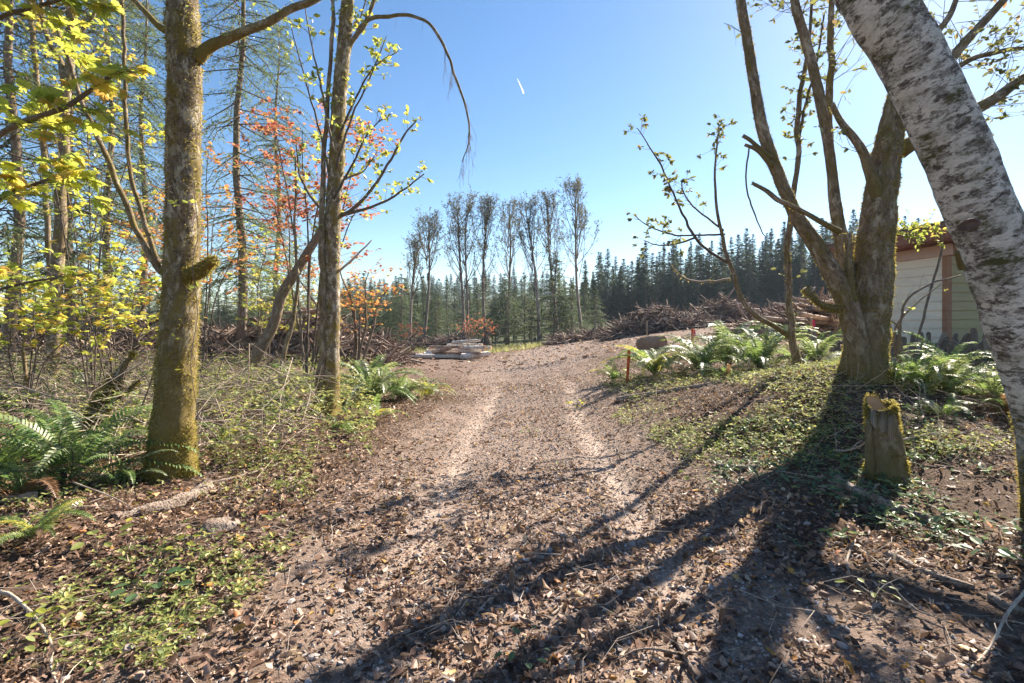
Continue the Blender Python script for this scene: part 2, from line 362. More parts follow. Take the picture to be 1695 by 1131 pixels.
M['brush'] = plain_mat('slash_branch', (.1, .066, .052), (.27, .19, .15), 3, rand=.7)
M['pale_branch'] = plain_mat('pale_branch', (.3, .22, .17), (.55, .46, .38), 4, rand=.5)
M['slash_log'] = plain_mat('slash_log', (.17, .105, .075), (.42, .31, .24), 3, rand=.6, stretch=(1, 1, 1))
M['white_log'] = plain_mat('white_log_bark', (.6, .54, .48), (.82, .77, .7), 2.5, c3=(.24, .16, .11), rand=.3)
M['cut'] = plain_mat('cut_wood', (.36, .2, .1), (.5, .3, .16), 9, bmp=.3)
M['rot'] = plain_mat('rotten_log', (.13, .085, .06), (.42, .34, .28), 9, c3=(.1, .065, .045), bmp=1.0, bd=.05)
M['rock'] = plain_mat('rock', (.2, .13, .09), (.36, .27, .2), 4, bmp=.8, bd=.04)
M['knot'] = plain_mat('dark_knot', (.05, .035, .028), (.14, .1, .085), 30, bmp=.5)

# ------------------------------------------------------------------ the lie of the land
def W(px, py, d): return np.array([(px - CX) / FPX * d, d, EYE + (HZ - py) / FPX * d])
_cp = [(0, -6, 0), (-8, -6, 0), (8, -6, .3), (0, 0, 0), (-4, 0, .05), (4, 0, .15), (0, 2.2, 0), (0, 5, 0), (.2, 10, 0), (.6, 15, 0), (.8, 20, 0), (1.6, 28, .03), (-2.2, 5, .03), (2.6, 3, .08),
       (-7, 5, .12), (-6, 9, .1), (-3.4, 9, .06), (-12, 12, .15), (-13, 20, .12), (-5, 16, .02), (-8, 30, -.2), (-22, 30, -.3)]
for px, py, d in [(1000, 560, 35), (1150, 537, 40), (1230, 526, 46), (1100, 541, 76), (1350, 522, 80), (960, 569, 45), (700, 579, 45), (830, 571, 48), (650, 575, 70), (400, 580, 62), (100, 590, 62),
                  (1425, 612, 7), (1320, 612, 8.5), (1470, 787, 4.7), (1690, 872, 3.6), (1640, 690, 6.2), (1640, 575, 12), (1480, 580, 13.5), (1040, 628, 10.3), (1080, 577, 17), (1180, 628, 9.6),
                  (1250, 720, 6.0), (1100, 552, 28), (1300, 545, 24), (1480, 535, 26), (1000, 690, 8.2)]:
    _cp.append(tuple(W(px, py, d)))
_cp += [(90, 90, 5), (-90, 90, -1.5), (0, 110, 0), (60, 10, 2.5), (-60, 10, .5), (25, 10, 2.0), (25, -5, 1.0), (-25, 0, .3)]
_cp = np.array(_cp, float)
def _tps():
    X = _cp[:, :2]; n = len(X); r2 = ((X[:, None] - X[None]) ** 2).sum(-1)
    K = np.where(r2 > 0, .5 * r2 * np.log(np.maximum(r2, 1e-12)), 0) + np.eye(n) * .6
    Pm = np.hstack([np.ones((n, 1)), X]); A = np.zeros((n + 3, n + 3)); A[:n, :n] = K; A[:n, n:] = Pm; A[n:, :n] = Pm.T
    return np.linalg.solve(A, np.concatenate([_cp[:, 2], np.zeros(3)]))
_tw = _tps()
_road = np.array([(-.2, -6), (.05, 0), (.15, 3), (.2, 5), (.25, 8), (.48, 11.5), (.85, 20), (1.7, 27), (4, 34), (10, 39.5), (20, 45), (34, 50)], float)
_roadS = spline(_road, 14)
def _road_exact(x, y):
    """signed distance from the middle of the track"""
    x = np.asarray(x, float); y = np.asarray(y, float); sh = x.shape; x = x.ravel(); y = y.ravel(); o = np.full(len(x), 1e3)
    near = (np.abs(x) < 61) & (y < 71) & (y > -21)
    p = np.stack([x[near], y[near]], -1); best = np.full(len(p), 1e9); sg = np.zeros(len(p))
    for a, b in zip(_roadS[:-1], _roadS[1:]):
        v = b - a; L2 = v @ v; t = np.clip(((p - a) @ v) / L2, 0, 1); q = a + t[:, None] * v; dd = np.hypot(*(p - q).T)
        cr = (p[:, 0] - a[0]) * v[1] - (p[:, 1] - a[1]) * v[0]; u = dd < best
        best[u] = dd[u]; sg[u] = np.sign(cr[u])
    o[near] = best * np.where(sg == 0, 1, sg); return o.reshape(sh)
_rgx, _rgy = np.arange(-60, 60.01, .25), np.arange(-20, 70.01, .25)
_RG = _road_exact(*np.meshgrid(_rgx, _rgy, indexing='ij')); _RG[_RG > 500] = 60
def road_off(x, y):
    fx_ = np.clip((np.asarray(x, float) + 60) * 4, 0, len(_rgx) - 1.001); fy_ = np.clip((np.asarray(y, float) + 20) * 4, 0, len(_rgy) - 1.001)
    i, j = fx_.astype(int), fy_.astype(int); a, b = fx_ - i, fy_ - j
    return _RG[i, j] * (1 - a) * (1 - b) + _RG[i + 1, j] * a * (1 - b) + _RG[i, j + 1] * (1 - a) * b + _RG[i + 1, j + 1] * a * b
def gz(x, y):
    x = np.asarray(x, float); y = np.asarray(y, float); sh = x.shape; xf = x.ravel(); yf = y.ravel()
    xc = np.clip(xf, -95, 95); yc = np.clip(yf, -12, 115); z = _tw[-3] + _tw[-2] * xc + _tw[-1] * yc
    for (cx_, cy_, _), w in zip(_cp, _tw[:-3]):
        r2 = (xc - cx_) ** 2 + (yc - cy_) ** 2; z = z + w * .5 * r2 * np.log(np.maximum(r2, 1e-9))
    z = np.clip(z, -2.5, 6)
    ro = np.abs(road_off(xf, yf)); on = 1 - smooth(1.2, 2.2, ro); nearf = 1 - smooth(18, 40, np.hypot(xf, yf))
    rut = np.exp(-((ro - .82) / .2) ** 2) * (1 - smooth(12, 25, yf))
    z = z - .035 * rut + nearf * (1 - .75 * on) * (.05 * n2(xf, yf, 1.1, 3) + .03 * n2(xf, yf, 2.9, 4)) + nearf * .008 * n2(xf, yf, 9, 5)
    z = z + (1 - nearf) * .12 * n2(xf, yf, .35, 6) * (1 - on)
    return z.reshape(sh)
def g1(x, y): return float(gz(np.array([x]), np.array([y]))[0])
def G(px, d, up=0.0): x = (px - CX) / FPX * d; return np.array([x, d, g1(x, d) + up])

u = np.linspace(-1, 1, 341); a_, b_ = 1.6, 7.3
gx = a_ * np.sinh(b_ * u); gy = a_ * np.sinh(b_ * u) + 4.2
GX, GY = np.meshgrid(gx, gy, indexing='xy'); GZ = gz(GX, GY)
nn = len(u); i = (np.arange(nn - 1)[:, None] * nn + np.arange(nn - 1)[None]).ravel()
ro = road_off(GX, GY); ra = np.abs(ro)
rut = np.exp(-((ra - .82) / .15) ** 2) * (1 - smooth(11.5, 14, GY)) * (smooth(2.0, 3.6, GY) * .75 + .25)
track = (1 - smooth(1.3, 2.4, ra + .5 * n2(GX, GY, .9, 8))) 
clear = smooth(13, 20, GY) * (1 - smooth(52, 62, GY)) * smooth(-16, -9, GX + .25 * (GY - 20) * np.sign(GX))
clear = np.maximum(clear, smooth(20, 26, GY) * (1 - smooth(50, 60, GY)))
wild = smooth(44, 50, GY - .35 * np.maximum(GX, 0)) 
def lerp(a, b, t): return a * (1 - t[..., None]) + np.array(b) * t[..., None]
gc = np.broadcast_to(np.array((.105, .067, .046)), GX.shape + (3,))
gc = lerp(gc, (.085, .08, .035), .6 * smooth(.1, .5, n2(GX, GY, .5, 12)) * (1 - track))
gc = lerp(gc, (.165, .112, .088), clear)
gc = lerp(gc, (.09, .1, .045), wild)
gc = lerp(gc, (.25, .182, .144), track * .9)
gc = lerp(gc, (.44, .34, .275), np.clip(rut, 0, 1) * np.where(ro < 0, .75, 1.0) * (.75 + .25 * n2(GX, GY, 2, 9)))
m, nt, out = mat('ground_soil')
oc = obco(nt); at = attr(nt, 'tint', 'Color')
na = noise(nt, oc, 2.2, 6, .65); nb = noise(nt, oc, 22, 6, .7); ncn = noise(nt, oc, 90, 3, .7)
c = mix(nt, 1.0, at, ramp(nt, na, [(.25, .7), (.75, 1.25)]), 'MULTIPLY'); c = mix(nt, 1.0, c, ramp(nt, nb, [(.3, .55), (.7, 1.4)]), 'MULTIPLY')
c = mix(nt, 1.0, c, ramp(nt, ncn, [(.3, .6), (.7, 1.3)]), 'MULTIPLY')
finish(nt, out, c, .95, .15, bump(nt, mix(nt, .45, nb, ncn), .9, .03)); M['ground'] = m
mb = MB(); mb.add(np.stack([GX, GY, GZ], -1).reshape(-1, 3), np.stack([i, i + 1, i + nn + 1, i + nn], -1), col=gc.reshape(-1, 3))
ground = mb.build('ground', M['ground'], attrs=True, kind='structure')

# a low wooded hill behind the clearing
hx = np.linspace(-260, 260, 60); hy = np.linspace(105, 330, 30); HX, HY = np.meshgrid(hx, hy)
HH = -2 + 15 * smooth(105, 230, HY) * (.55 + .45 * np.exp(-((HX + 30) / 90) ** 2)) + 2.5 * n2(HX, HY, .02, 2)
def hillz(x, y): return float(-2 + 15 * smooth(105, 230, y) * (.55 + .45 * np.exp(-((x + 30) / 90) ** 2)) + 2.5 * n2(np.array([x]), np.array([y]), .02, 2)[0])
i = (np.arange(29)[:, None] * 60 + np.arange(59)[None]).ravel()
M['hill'] = plain_mat('hill_ground', (.04, .05, .025), (.08, .085, .04), .3)
MB().add(np.stack([HX, HY, HH], -1).reshape(-1, 3), np.stack([i, i + 1, i + 61, i + 60], -1)).build('hill', M['hill'], kind='structure')

# ------------------------------------------------------------------ house and picket fence
def siding_mat(name, c):
    return plain_mat(name, tuple(x * .86 for x in c), c, 1.6, .6, .3, (1, 1, 2), .12, .004)
M['side_cream'] = siding_mat('cream_siding', (.86, .75, .59)); M['side_green_bounce'] = siding_mat('green_bounce_siding', (.4, .33, .17))  # front siding: shade and green bounce light put into an olive colour
M['post'] = plain_mat('brown_trim', (.3, .15, .085), (.36, .2, .12), 4); M['fascia'] = plain_mat('red_brown_fascia', (.2, .075, .05), (.3, .14, .1), 3)
M['frieze'] = plain_mat('pinkish_frieze', (.5, .33, .27), (.56, .4, .33), 3)
M['roofing'] = plain_mat('roof_shingle', (.16, .1, .08), (.24, .16, .13), 9)
M['picket'] = plain_mat('weathered_picket', (.15, .11, .085), (.3, .24, .19), 5, stretch=(3, 3, .5), rand=.4)
hb = np.array([10.16, 12.0, 0.85]); hrz = math.radians(9)
house = thing('house', 'low house with cream board siding, its front tinted olive by painted-in green bounce, behind the mossy maple', 'house', tuple(hb), hrz)
def hpart(name, c, s, m, parent=None):
    b = MB(); box(b, c, s); o = b.build(name, m, house if parent is None else parent, smooth=False)
    bv = o.modifiers.new('bevel', 'BEVEL'); bv.width = .006; bv.segments = 1; return o
LW, FWD, WH = 2.9, 7.5, 2.35
side = hpart('side_wall', (.06, LW / 2, WH / 2), (.1, LW - .02, WH), M['side_cream'])
front = hpart('front_wall', (FWD / 2, .06, WH / 2), (FWD, .1, WH), M['side_green_bounce'])
hpart('back_wall', (FWD / 2, LW - .06, WH / 2), (FWD, .1, WH - .01), M['side_cream']); hpart('end_wall', (FWD - .06, LW / 2, WH / 2), (.1, LW - .25, WH - .01), M['side_cream'])
nb_ = 11; bh = WH / nb_
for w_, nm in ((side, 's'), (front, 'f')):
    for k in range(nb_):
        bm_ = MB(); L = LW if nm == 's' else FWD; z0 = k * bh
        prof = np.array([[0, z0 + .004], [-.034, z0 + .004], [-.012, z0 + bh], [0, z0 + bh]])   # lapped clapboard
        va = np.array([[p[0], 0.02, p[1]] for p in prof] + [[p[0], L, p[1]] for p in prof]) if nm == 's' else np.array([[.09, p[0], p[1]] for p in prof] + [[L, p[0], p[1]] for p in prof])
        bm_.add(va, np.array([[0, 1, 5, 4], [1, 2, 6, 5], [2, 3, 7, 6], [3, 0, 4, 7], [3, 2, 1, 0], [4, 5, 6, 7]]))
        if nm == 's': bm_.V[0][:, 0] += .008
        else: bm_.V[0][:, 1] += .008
        bm_.build('board', M['side_cream'] if nm == 's' else M['side_green_bounce'], w_, smooth=False)
hpart('corner_post', (.005, .0, WH / 2 - .05), (.13, .13, WH + .1), M['post'])
hpart('frieze', (-.03, LW / 2, WH + .13), (.06, LW + .3, .26), M['frieze']); hpart('frieze', (FWD / 2 + .02, -.03, WH + .13), (FWD, .06, .26), M['post'])
rf = hpart('roof', (FWD / 2 - .1, LW / 2, WH + .62), (FWD + 1.0, LW + 1.0, .09), M['roofing'])
hpart('soffit', (FWD / 2 - .1, LW / 2, WH + .29), (FWD + .86, LW + .86, .05), M['fascia'])
hpart('fascia', (-.56, LW / 2, WH + .44), (.04, LW + .98, .27), M['fascia'], rf); hpart('fascia', (FWD / 2 - .1, -.46, WH + .44), (FWD + .9, .04, .27), M['fascia'], rf)
for k in range(8):
    b = MB(); box(b, (FWD / 2 - .1, -.5 + (LW + 1.0) * (k + .5) / 8, WH + .69 + .012 * (k % 2)), (FWD + 1.02, (LW + 1.0) / 8 + .02, .03)); b.build('shingle', M['roofing'], rf, smooth=False)

fence = thing('picket_fence', 'low weathered wooden picket fence with leaning pickets before the house', 'fence', tuple(G(1480, 11.0)))
fo = np.array(fence.location)
fpts = [(1338, 13.5), (1480, 11.2), (1660, 10.4)]
fx = np.array([W(px, 0, d)[:2] for px, d in fpts]); ftot = 46; pk = None
seg = np.linspace(0, 1, ftot)
for k, t in enumerate(seg):
    q = fx[0] + (fx[1] - fx[0]) * t * 2 if t < .5 else fx[1] + (fx[2] - fx[1]) * (t - .5) * 2
    if pk is None:
        pb = MB(); pw, ph, pt = .1, .62, .022
        o2 = [(-pw / 2, 0), (pw / 2, 0), (pw / 2, ph - .04), (.02, ph), (-.02, ph), (-pw / 2, ph - .04)]
        va = np.array([[x, -pt / 2, z] for x, z in o2] + [[x, pt / 2, z] for x, z in o2])
        pb.add(va, [np.array([[0, 1, 2, 3, 4, 5], [11, 10, 9, 8, 7, 6]]), np.array([[i_, i_ + 6, (i_ + 1) % 6 + 6, (i_ + 1) % 6] for i_ in range(6)])])
        pk = pb.build('picket', M['picket'], fence, smooth=False); o = pk
    else:
        if RS.random() < .12: continue
        o = pk.copy(); COL.objects.link(o)
    o.location = (q[0] - fo[0], q[1] - fo[1], g1(q[0], q[1]) - fo[2] - .04)
    o.rotation_euler = (RS.uniform(-.12, .12), RS.gauss(0, .09) + (.3 if 30 < k < 36 else 0), -.25 if t < .5 else -.1); s = RS.uniform(.75, 1.12); o.scale = (RS.uniform(.8, 1.2), 1, s)
rb = MB()
for a, b in ((0, 1), (1, 2)):
    p0 = np.array([*fx[a], g1(*fx[a]) + .3]) - fo; p1 = np.array([*fx[b], g1(*fx[b]) + .3]) - fo
    v, q = sticks([p0 + (0, .05, 0)], [p1 + (0, .05, 0)], .035, .035, 4); r_ = MB(); r_.add(v, q); r_.build('rail', M['picket'], fence, smooth=False)

# ------------------------------------------------------------------ conifers
def conifer(seed, H, L, nb, m_, k, h0, droop, wid, nl, trunk_r, top_pow=.85, gap=.0):
    """returns (trunk MB, needles MB, twigs MB); one array of needle-spray triangles"""
    r = np.random.default_rng(seed)
    h = np.sort(h0 + (1 - h0) * r.random(nb) ** .9) * H; fr = (h / H - h0) / (1 - h0)
    Lb = L * (np.maximum(1 - fr, 0) ** top_pow) * r.uniform(.65, 1.15, nb) * (.55 + .45 * smooth(0, .2, fr)) + .12
    az = np.arange(nb) * 2.4 + r.normal(0, .4, nb)
    rise = np.where(fr > .75, .5, .12) + r.normal(0, .16, nb)
    t = np.linspace(.12, 1, m_)
    rad = Lb[:, None] * t; z = h[:, None] + rad * rise[:, None] - droop * Lb[:, None] * t ** 2
    P = np.stack([np.cos(az)[:, None] * rad, np.sin(az)[:, None] * rad, z], -1)
    T = unit(np.gradient(P, axis=1)); S = unit(np.cross(T, np.array([0, 0, 1.0])))
    tw = np.stack([unit(T * .75 + S * .9), unit(T * .75 - S * .9)], 2); tw = unit(tw + np.array([0, 0, -droop * .55]) + r.normal(0, .14, tw.shape))
    tl = (Lb[:, None] * .36 * (1.15 - t * .75))[:, :, None] * r.uniform(.5, 1.2, (nb, m_, 2))
    s = (np.arange(k) + .5) / k
    base = P[:, :, None, None] + tw[:, :, :, None] * (tl[..., None] * s)[..., None]
    sgn = np.where(np.arange(k) % 2 == 0, 1, -1)
    sd = unit(np.cross(tw, np.array([0, 0, 1.0])))[:, :, :, None] * sgn[None, None, None, :, None]
    nd = unit(tw[:, :, :, None] + sd * .75 + r.normal(0, .22, base.shape))
    sf = (.3 + .7 * np.clip(Lb / L, 0, 1))[:, None, None, None, None]; ln = nl * sf * r.uniform(.6, 1.3, base.shape[:-1])[..., None]
    wv = unit(np.cross(nd, unit(np.array([0, 0, 1.0]) + r.normal(0, .5, base.shape)))) * wid * (.4 + .6 * sf)
    tri = np.stack([base - wv, base + wv, base + nd * ln], -2).reshape(-1, 3, 3)
    if gap: tri = tri[r.random(len(tri)) > gap]
    f = np.arange(len(tri) * 3).reshape(-1, 3)
    nm = MB(); nm.add(tri.reshape(-1, 3), f)
    tb = MB(); zt = np.linspace(0, H, 9); pp = np.stack([.03 * H * .2 * np.sin(zt * .7 + seed), .006 * H * np.sin(zt * .5 + 2 * seed), zt], -1); pp[:, :2] -= pp[0, :2]
    v, q, b_, _ = tube(pp, trunk_r * (1.02 - zt / H) ** .8 + .006, 7); tb.add(v, q, bark=b_)
    br = MB(); A = np.stack([np.zeros(nb), np.zeros(nb), h - .05], -1); Mi = P[:, m_ // 2]; B = P[:, -1]
    v, q = sticks(A, B, .012 + .008 * Lb, .003, 3, bend=Mi - (A + B) / 2); br.add(v, q)
    return tb, nm, br
def conifer_proto(mats, *a, **k):
    tb, nm, br = conifer(*a, **k)
    return tb.mesh('trunk', mats[0], attrs=True), nm.mesh('crown', mats[1], smooth=False), br.mesh('branches', mats[0])
def plant_conifer(name, proto, loc, sc, label, group):
    t = thing(name, label, 'tree', loc, RS.uniform(0, 6.28), group); t.scale = (sc[0], sc[0], sc[1])
    for nm, me in zip(('trunk', 'crown', 'branches'), proto):
        o = bpy.data.objects.new(nm, me); COL.objects.link(o); o.parent = t
        if nm != 'trunk': o['kind'] = 'stuff'
    return t
FM, LM, NM = (M['far_trunk'], M['needle_far']), (M['far_trunk'], M['needle_left']), (M['fir_bark'], M['needle_near'])
plantation = [conifer_proto(FM, 100 + k, 12, 2.25, 260, 5, 5, .1, .3, .045, .3, .13, .92) for k in range(6)]
youngfir = [conifer_proto(LM, 200 + k, 9, 2.2, 190, 5, 5, .1, .28, .035, .24, .12, .95) for k in range(5)]
hemlock_mid = [conifer_proto(LM, 300 + k, 7, 2.5, 120, 7, 6, .12, .4, .03, .2, .09, gap=.15) for k in range(3)]
ORD = 'first second third fourth fifth sixth seventh eighth ninth tenth eleventh twelfth thirteenth fourteenth fifteenth sixteenth seventeenth eighteenth nineteenth twentieth'.split()
for row in range(6):
    for k in range(27):
        px = 968 + k * 21 + (row % 2) * 10 + RS.uniform(-6, 6); d = 84 - 5 * (px - 968) / 450 + row * 3.6 + RS.uniform(-1.4, 1.4)
        if row and RS.random() < .06: continue
        p = G(px, d); hs = (.95 + .26 * min(1.1, (px - 968) / 300) + RS.uniform(-.24, .16))
        if px > 1420: hs *= .95
        lab = f'{ORD[k]} tall conifer from the left in the plantation front row' if row == 0 and k < 20 else 'tall dark conifer of the plantation front row behind the maple and house' if row == 0 else 'dark conifer inside the dense plantation behind its front row'
        plant_conifer('plantation_conifer', plantation[RS.randrange(6)], p, (RS.uniform(.85, 1.15), hs), lab, 'plantation front row' if row == 0 else 'plantation inner rows')
for row in range(3):
    for k in range(30):
        px = 20 + k * 23 + row * 8 + RS.uniform(-8, 8); d = 60 + row * 6 + RS.uniform(-2, 2)
        p = G(px, d); hs = RS.uniform(.75, 1.05)
        plant_conifer('young_fir', youngfir[RS.randrange(5)], p, (RS.uniform(.9, 1.25), hs), 'young green fir in the tree line across the clearing behind the alders' if px > 560 else 'young green fir in the tree line behind the dark brush pile', 'firs behind the alders' if px > 560 else 'firs behind the brush pile')
for k in range(22):
    px = 690 + k * 13 + RS.uniform(-5, 5); d = 62 + RS.uniform(-3, 9); p = G(px, d)
    plant_conifer('young_fir', youngfir[RS.randrange(5)], p, (RS.uniform(.8, 1.2), RS.uniform(.68, .98)), 'young green fir in the tree line across the clearing behind the alders', 'firs behind the alders')
for k in range(64):
    px = 560 + k * 7.2 + RS.uniform(-4, 4); d = RS.uniform(150, 215); x = (px - CX) / FPX * d
    plant_conifer('hill_conifer', plantation[RS.randrange(6)], (x, d, hillz(x, d) - .3), (1.3, RS.uniform(.8, 1.1)), 'small hazy conifer on the distant wooded hill', 'conifers on the far hill')
for px, d, s, lab in ((664, 52, 1.2, 'spiky young hemlock standing above the brush left of the slender alders'), (722, 50, .85, 'loose light green hemlock behind the coral red shrub'), (792, 51, .95, 'bushy hemlock between the forked alder and the thin alder'),
                      (838, 47, .98, 'loose hemlock with drooping boughs under the middle alders'), (868, 50, 1.1, 'dark hemlock beneath the twin alder crowns'), (918, 46, 1.3, 'tall airy hemlock right of the twin alders'), (946, 47, .9, 'pale green bushy hemlock before the tallest alder'),
                      (985, 52, .8, 'small hemlock at the corner of the plantation'), (815, 47, .6, 'short hemlock beside the red maple shrub'), (880, 45, .55, 'low sunlit hemlock at the foot of the leaning alder')):
    plant_conifer('hemlock', hemlock_mid[RS.randrange(3)], G(px, d), (s * 1.0, s * .9), lab, 'hemlocks among the alders')

# tall thin hemlocks of the near wood
tall = [conifer_proto(NM, 400 + k, 19, 3.2, 150, 10, 10, .14, .62, .02, .15, .17, .5, .05) for k in range(3)]
for px, d, s, lab in ((12, 15, .95, 'tall hemlock trunk at the edge of the wood beside the dead branches'), (124, 17, 1.0, 'slim straight hemlock behind the forked brown trunk'), (396, 21, 1.1, 'tall straight brown fir right of the big mossy alder'),
                      (238, 24, 1.0, 'hemlock partly hidden behind the big mossy alder'), (462, 29, 1.0, 'hemlock farthest back behind the pale alder with red leaves'), (180, 20, .9, 'thin hemlock showing dense boughs between the leaning maple stems')):
    t = plant_conifer('tall_hemlock', tall[RS.randrange(3)], G(px, d, -.1), (s, s), lab, 'tall conifers of the near wood')

# ------------------------------------------------------------------ broadleaved trees
class Tree:
    def __init__(s, name, label, base, group=None, cat='tree'):
        s.b = np.asarray(base, float); s.o = thing(name, label, cat, tuple(s.b), 0, group)
        s.dk = 1.0; s.tw = MB(); s.lf = MB(); s.ms = MB(); s.nl = 0; s.mossn = 0
    def stem(s, part, pts, d, m, n=12, k=7, rough=.06, flare=None, seed=1, moss=0, mlen=.03, label=None, root=False):
        """pts: (px, py, width px[, depth]) -> a tapered limb as a mesh of its own; returns its centre line and radii"""
        q = np.array([[*W(p[0], p[1], s.dk * (p[3] if len(p) > 3 else d)), p[2] / 2 / FPX * s.dk * (p[3] if len(p) > 3 else d)] for p in pts])
        q[:, 3] *= np.array([1 / math.sqrt(1 + ((p[0] - CX) / FPX) ** 2) for p in pts])   # a trunk off the lens axis is drawn wider than it is
        if root: q[0, 2] = g1(q[0, 0], q[0, 1]) - .12
        sp = spline(q, k); P, R = sp[:, :3], np.maximum(sp[:, 3], .002)
        wb = (.12 if n > 16 else .7); ss = np.concatenate([[0], np.cumsum(np.linalg.norm(np.diff(P, axis=0), axis=1))]); kk = np.stack([vnoise(np.stack([ss / max(R.mean() * 7, .05), 0 * ss + 7.3 * a_, 0 * ss + seed * 3.1], -1), 1.0, seed + a_) for a_ in range(3)], -1)
        P = P + kk * (R * wb * np.minimum(1, ss / max(ss[-1] * .15, 1e-6)))[:, None]
        v, f, b, nr = tube(P, R, n, rough, seed, True, flare)
        mb = MB(); mb.add(v, f, bark=b + np.array([0, 0, 0]) ); o = mb.build(part, M[m], s.o, attrs=True, off=s.b)
        if label: o['label'] = label
        if moss: s.moss(v, nr, moss, mlen, seed)
        return P, R
    def moss(s, v, nr, count, ln, seed):
        r = np.random.default_rng(seed + 50); pick = r.integers(0, len(v), count)
        keep = vnoise(v[pick], 3.0, seed) + .5 * vnoise(v[pick], 9.0, seed + 1) > -.3
        pick = pick[keep]; n_ = nr[pick]; p = v[pick] + r.normal(0, .02, n_.shape) * (1 - np.abs(n_)) 
        dr = unit(n_ * .8 + r.normal(0, .45, n_.shape) + np.array([0, 0, -.35])); L = ln * r.uniform(.4, 1.4, len(p))
        A, B_ = p - n_ * .006, p + dr * L[:, None]
        w = unit(np.cross(dr, r.normal(0, 1, dr.shape))) * (ln * .2)
        tri = np.stack([A - w, A + w, B_], 1).reshape(-1, 3); s.ms.add(tri, np.arange(len(tri)).reshape(-1, 3))
    def twigs(s, P, n, L, r0, spread=.9, up=.3, s0=.2, seed=0, flat=0.0, fwd=.6):
        r = np.random.default_rng(seed + 7); P = np.asarray(P, float); T = unit(np.gradient(P, axis=0)); idx = r.uniform(s0, .99, n) * (len(P) - 1); i = idx.astype(int); f = (idx - i)[:, None]
        A = P[i] * (1 - f) + P[np.minimum(i + 1, len(P) - 1)] * f
        rnd = r.normal(0, 1, (n, 3)); rnd[:, 2] *= (1 - flat)
        d = unit(T[i] * fwd + unit(rnd) * spread + np.array([0, 0, up])); l = L * r.uniform(.5, 1.3, n)
        B = A + d * l[:, None]; v, q = sticks(A, B, r0, r0 * .35, 4, bend=r.normal(0, .06, A.shape) * l[:, None]); s.tw.add(v, q); return A, B
    def sub(s, A, B, per, L, r0, spread=.8, up=.2, seed=0, flat=0.0):
        r = np.random.default_rng(seed + 9); n = len(A) * per; i = np.repeat(np.arange(len(A)), per); t = r.uniform(.25, 1, n)[:, None]
        a = A[i] * (1 - t) + B[i] * t; rnd = r.normal(0, 1, (n, 3)); rnd[:, 2] *= (1 - flat)
        d = unit(unit(B - A)[i] * .7 + unit(rnd) * spread + np.array([0, 0, up])); b = a + d * (L * r.uniform(.4, 1.3, n))[:, None]
        v, q = sticks(a, b, r0, r0 * .4, 3); s.tw.add(v, q); return a, b
    def leaves(s, A, B, per, size, tpl, seed=0, droop=.3, flat=.5, t0=.2, m=0, clump=0.0):
        r = np.random.default_rng(seed + 3); n = len(A) * per; i = np.repeat(np.arange(len(A)), per); t = r.uniform(t0, 1.02, n)[:, None]
        if clump: t = 1 - (1 - t) * (1 - clump)
        p = A[i] * (1 - t) + B[i] * t; d = unit(unit(B - A)[i] * .5 + r.normal(0, .75, (n, 3)) * np.array([1, 1, .6]) + np.array([0, 0, -droop]))
        up = unit(np.array([0, 0, 1.0]) * flat + r.normal(0, .5, (n, 3))); R = basis(d, up)
        v, f = scatter(tpl, p, R, size * r.uniform(.55, 1.25, n)); s.lf.add(v, f, m=m)
    def done(s, leaf=None, twig='twig', crown='crown'):
        if s.tw.n: s.tw.build('twigs', M[twig], s.o, kind='stuff', off=s.b)
        if s.lf.n: s.lf.build(crown, [M[x] for x in leaf] if isinstance(leaf, (list, tuple)) else M[leaf], s.o, smooth=False, kind='stuff', off=s.b)
        if s.ms.n: s.ms.build('moss', M['moss'], s.o, smooth=False, kind='stuff', off=s.b)
        return s.o

# --- big mossy alder, left
d = 5.15
t = Tree('mossy_alder', 'big mossy alder trunk standing behind the large sword fern', G(281, d, -.1))
P, R = t.stem('trunk', [(280, 806, 86), (282, 770, 80), (287, 700, 74), (292, 620, 70), (298, 520, 66), (301, 400, 61), (302, 250, 59), (302, 100, 58), (300, -30, 55), (297, -300, 50, d + .1), (290, -620, 38, d + .2), (292, -900, 24, d + .3), (300, -1150, 8, d + .4)],
              d, 'alder', 48, 14, .075, (.2, .5), 3, 26000, .026, root=True)
b1, _ = t.stem('limb', [(325, 100, 26), (345, 78, 22), (380, 62, 18), (430, 40, 15), (480, 14, 13), (530, -4, 12), (600, -60, 9, 5.3), (680, -160, 5, 5.5)], d, 'alder2', 12, seed=5, moss=600, mlen=.02)
t.stem('limb_stub', [(310, 452, 34, 5.05), (330, 442, 26, 5.0), (352, 430, 15, 4.9)], d, 'alder', 12, seed=6, moss=900, mlen=.035, rough=.1)
s1, _ = t.stem('limb', [(285, 462, 15), (262, 445, 13), (236, 402, 12), (200, 318, 11), (163, 232, 10), (137, 168, 9), (100, 60, 8), (60, -60, 6, 5.4), (20, -220, 3, 5.6)], d, 'grey_bark', 10, seed=7)
s2, _ = t.stem('limb', [(262, 440, 10), (242, 378, 9), (216, 290, 8), (208, 200, 8), (205, 80, 7), (203, 0, 7), (196, -200, 4)], d, 'grey_bark', 10, seed=8)
b4, _ = t.stem('limb', [(285, 60, 14), (262, 40, 12), (232, 12, 10), (200, -30, 8), (150, -150, 4)], d, 'alder2', 10, seed=9)
vn, _ = t.stem('vine', [(328, 690, 1.6, 4.93), (316, 600, 1.6, 4.9), (327, 520, 1.6, 4.94), (319, 440, 1.6, 4.9), (328, 380, 1.6, 4.96), (318, 300, 1.4, 4.95)], 4.9, 'twig', 5, seed=2)
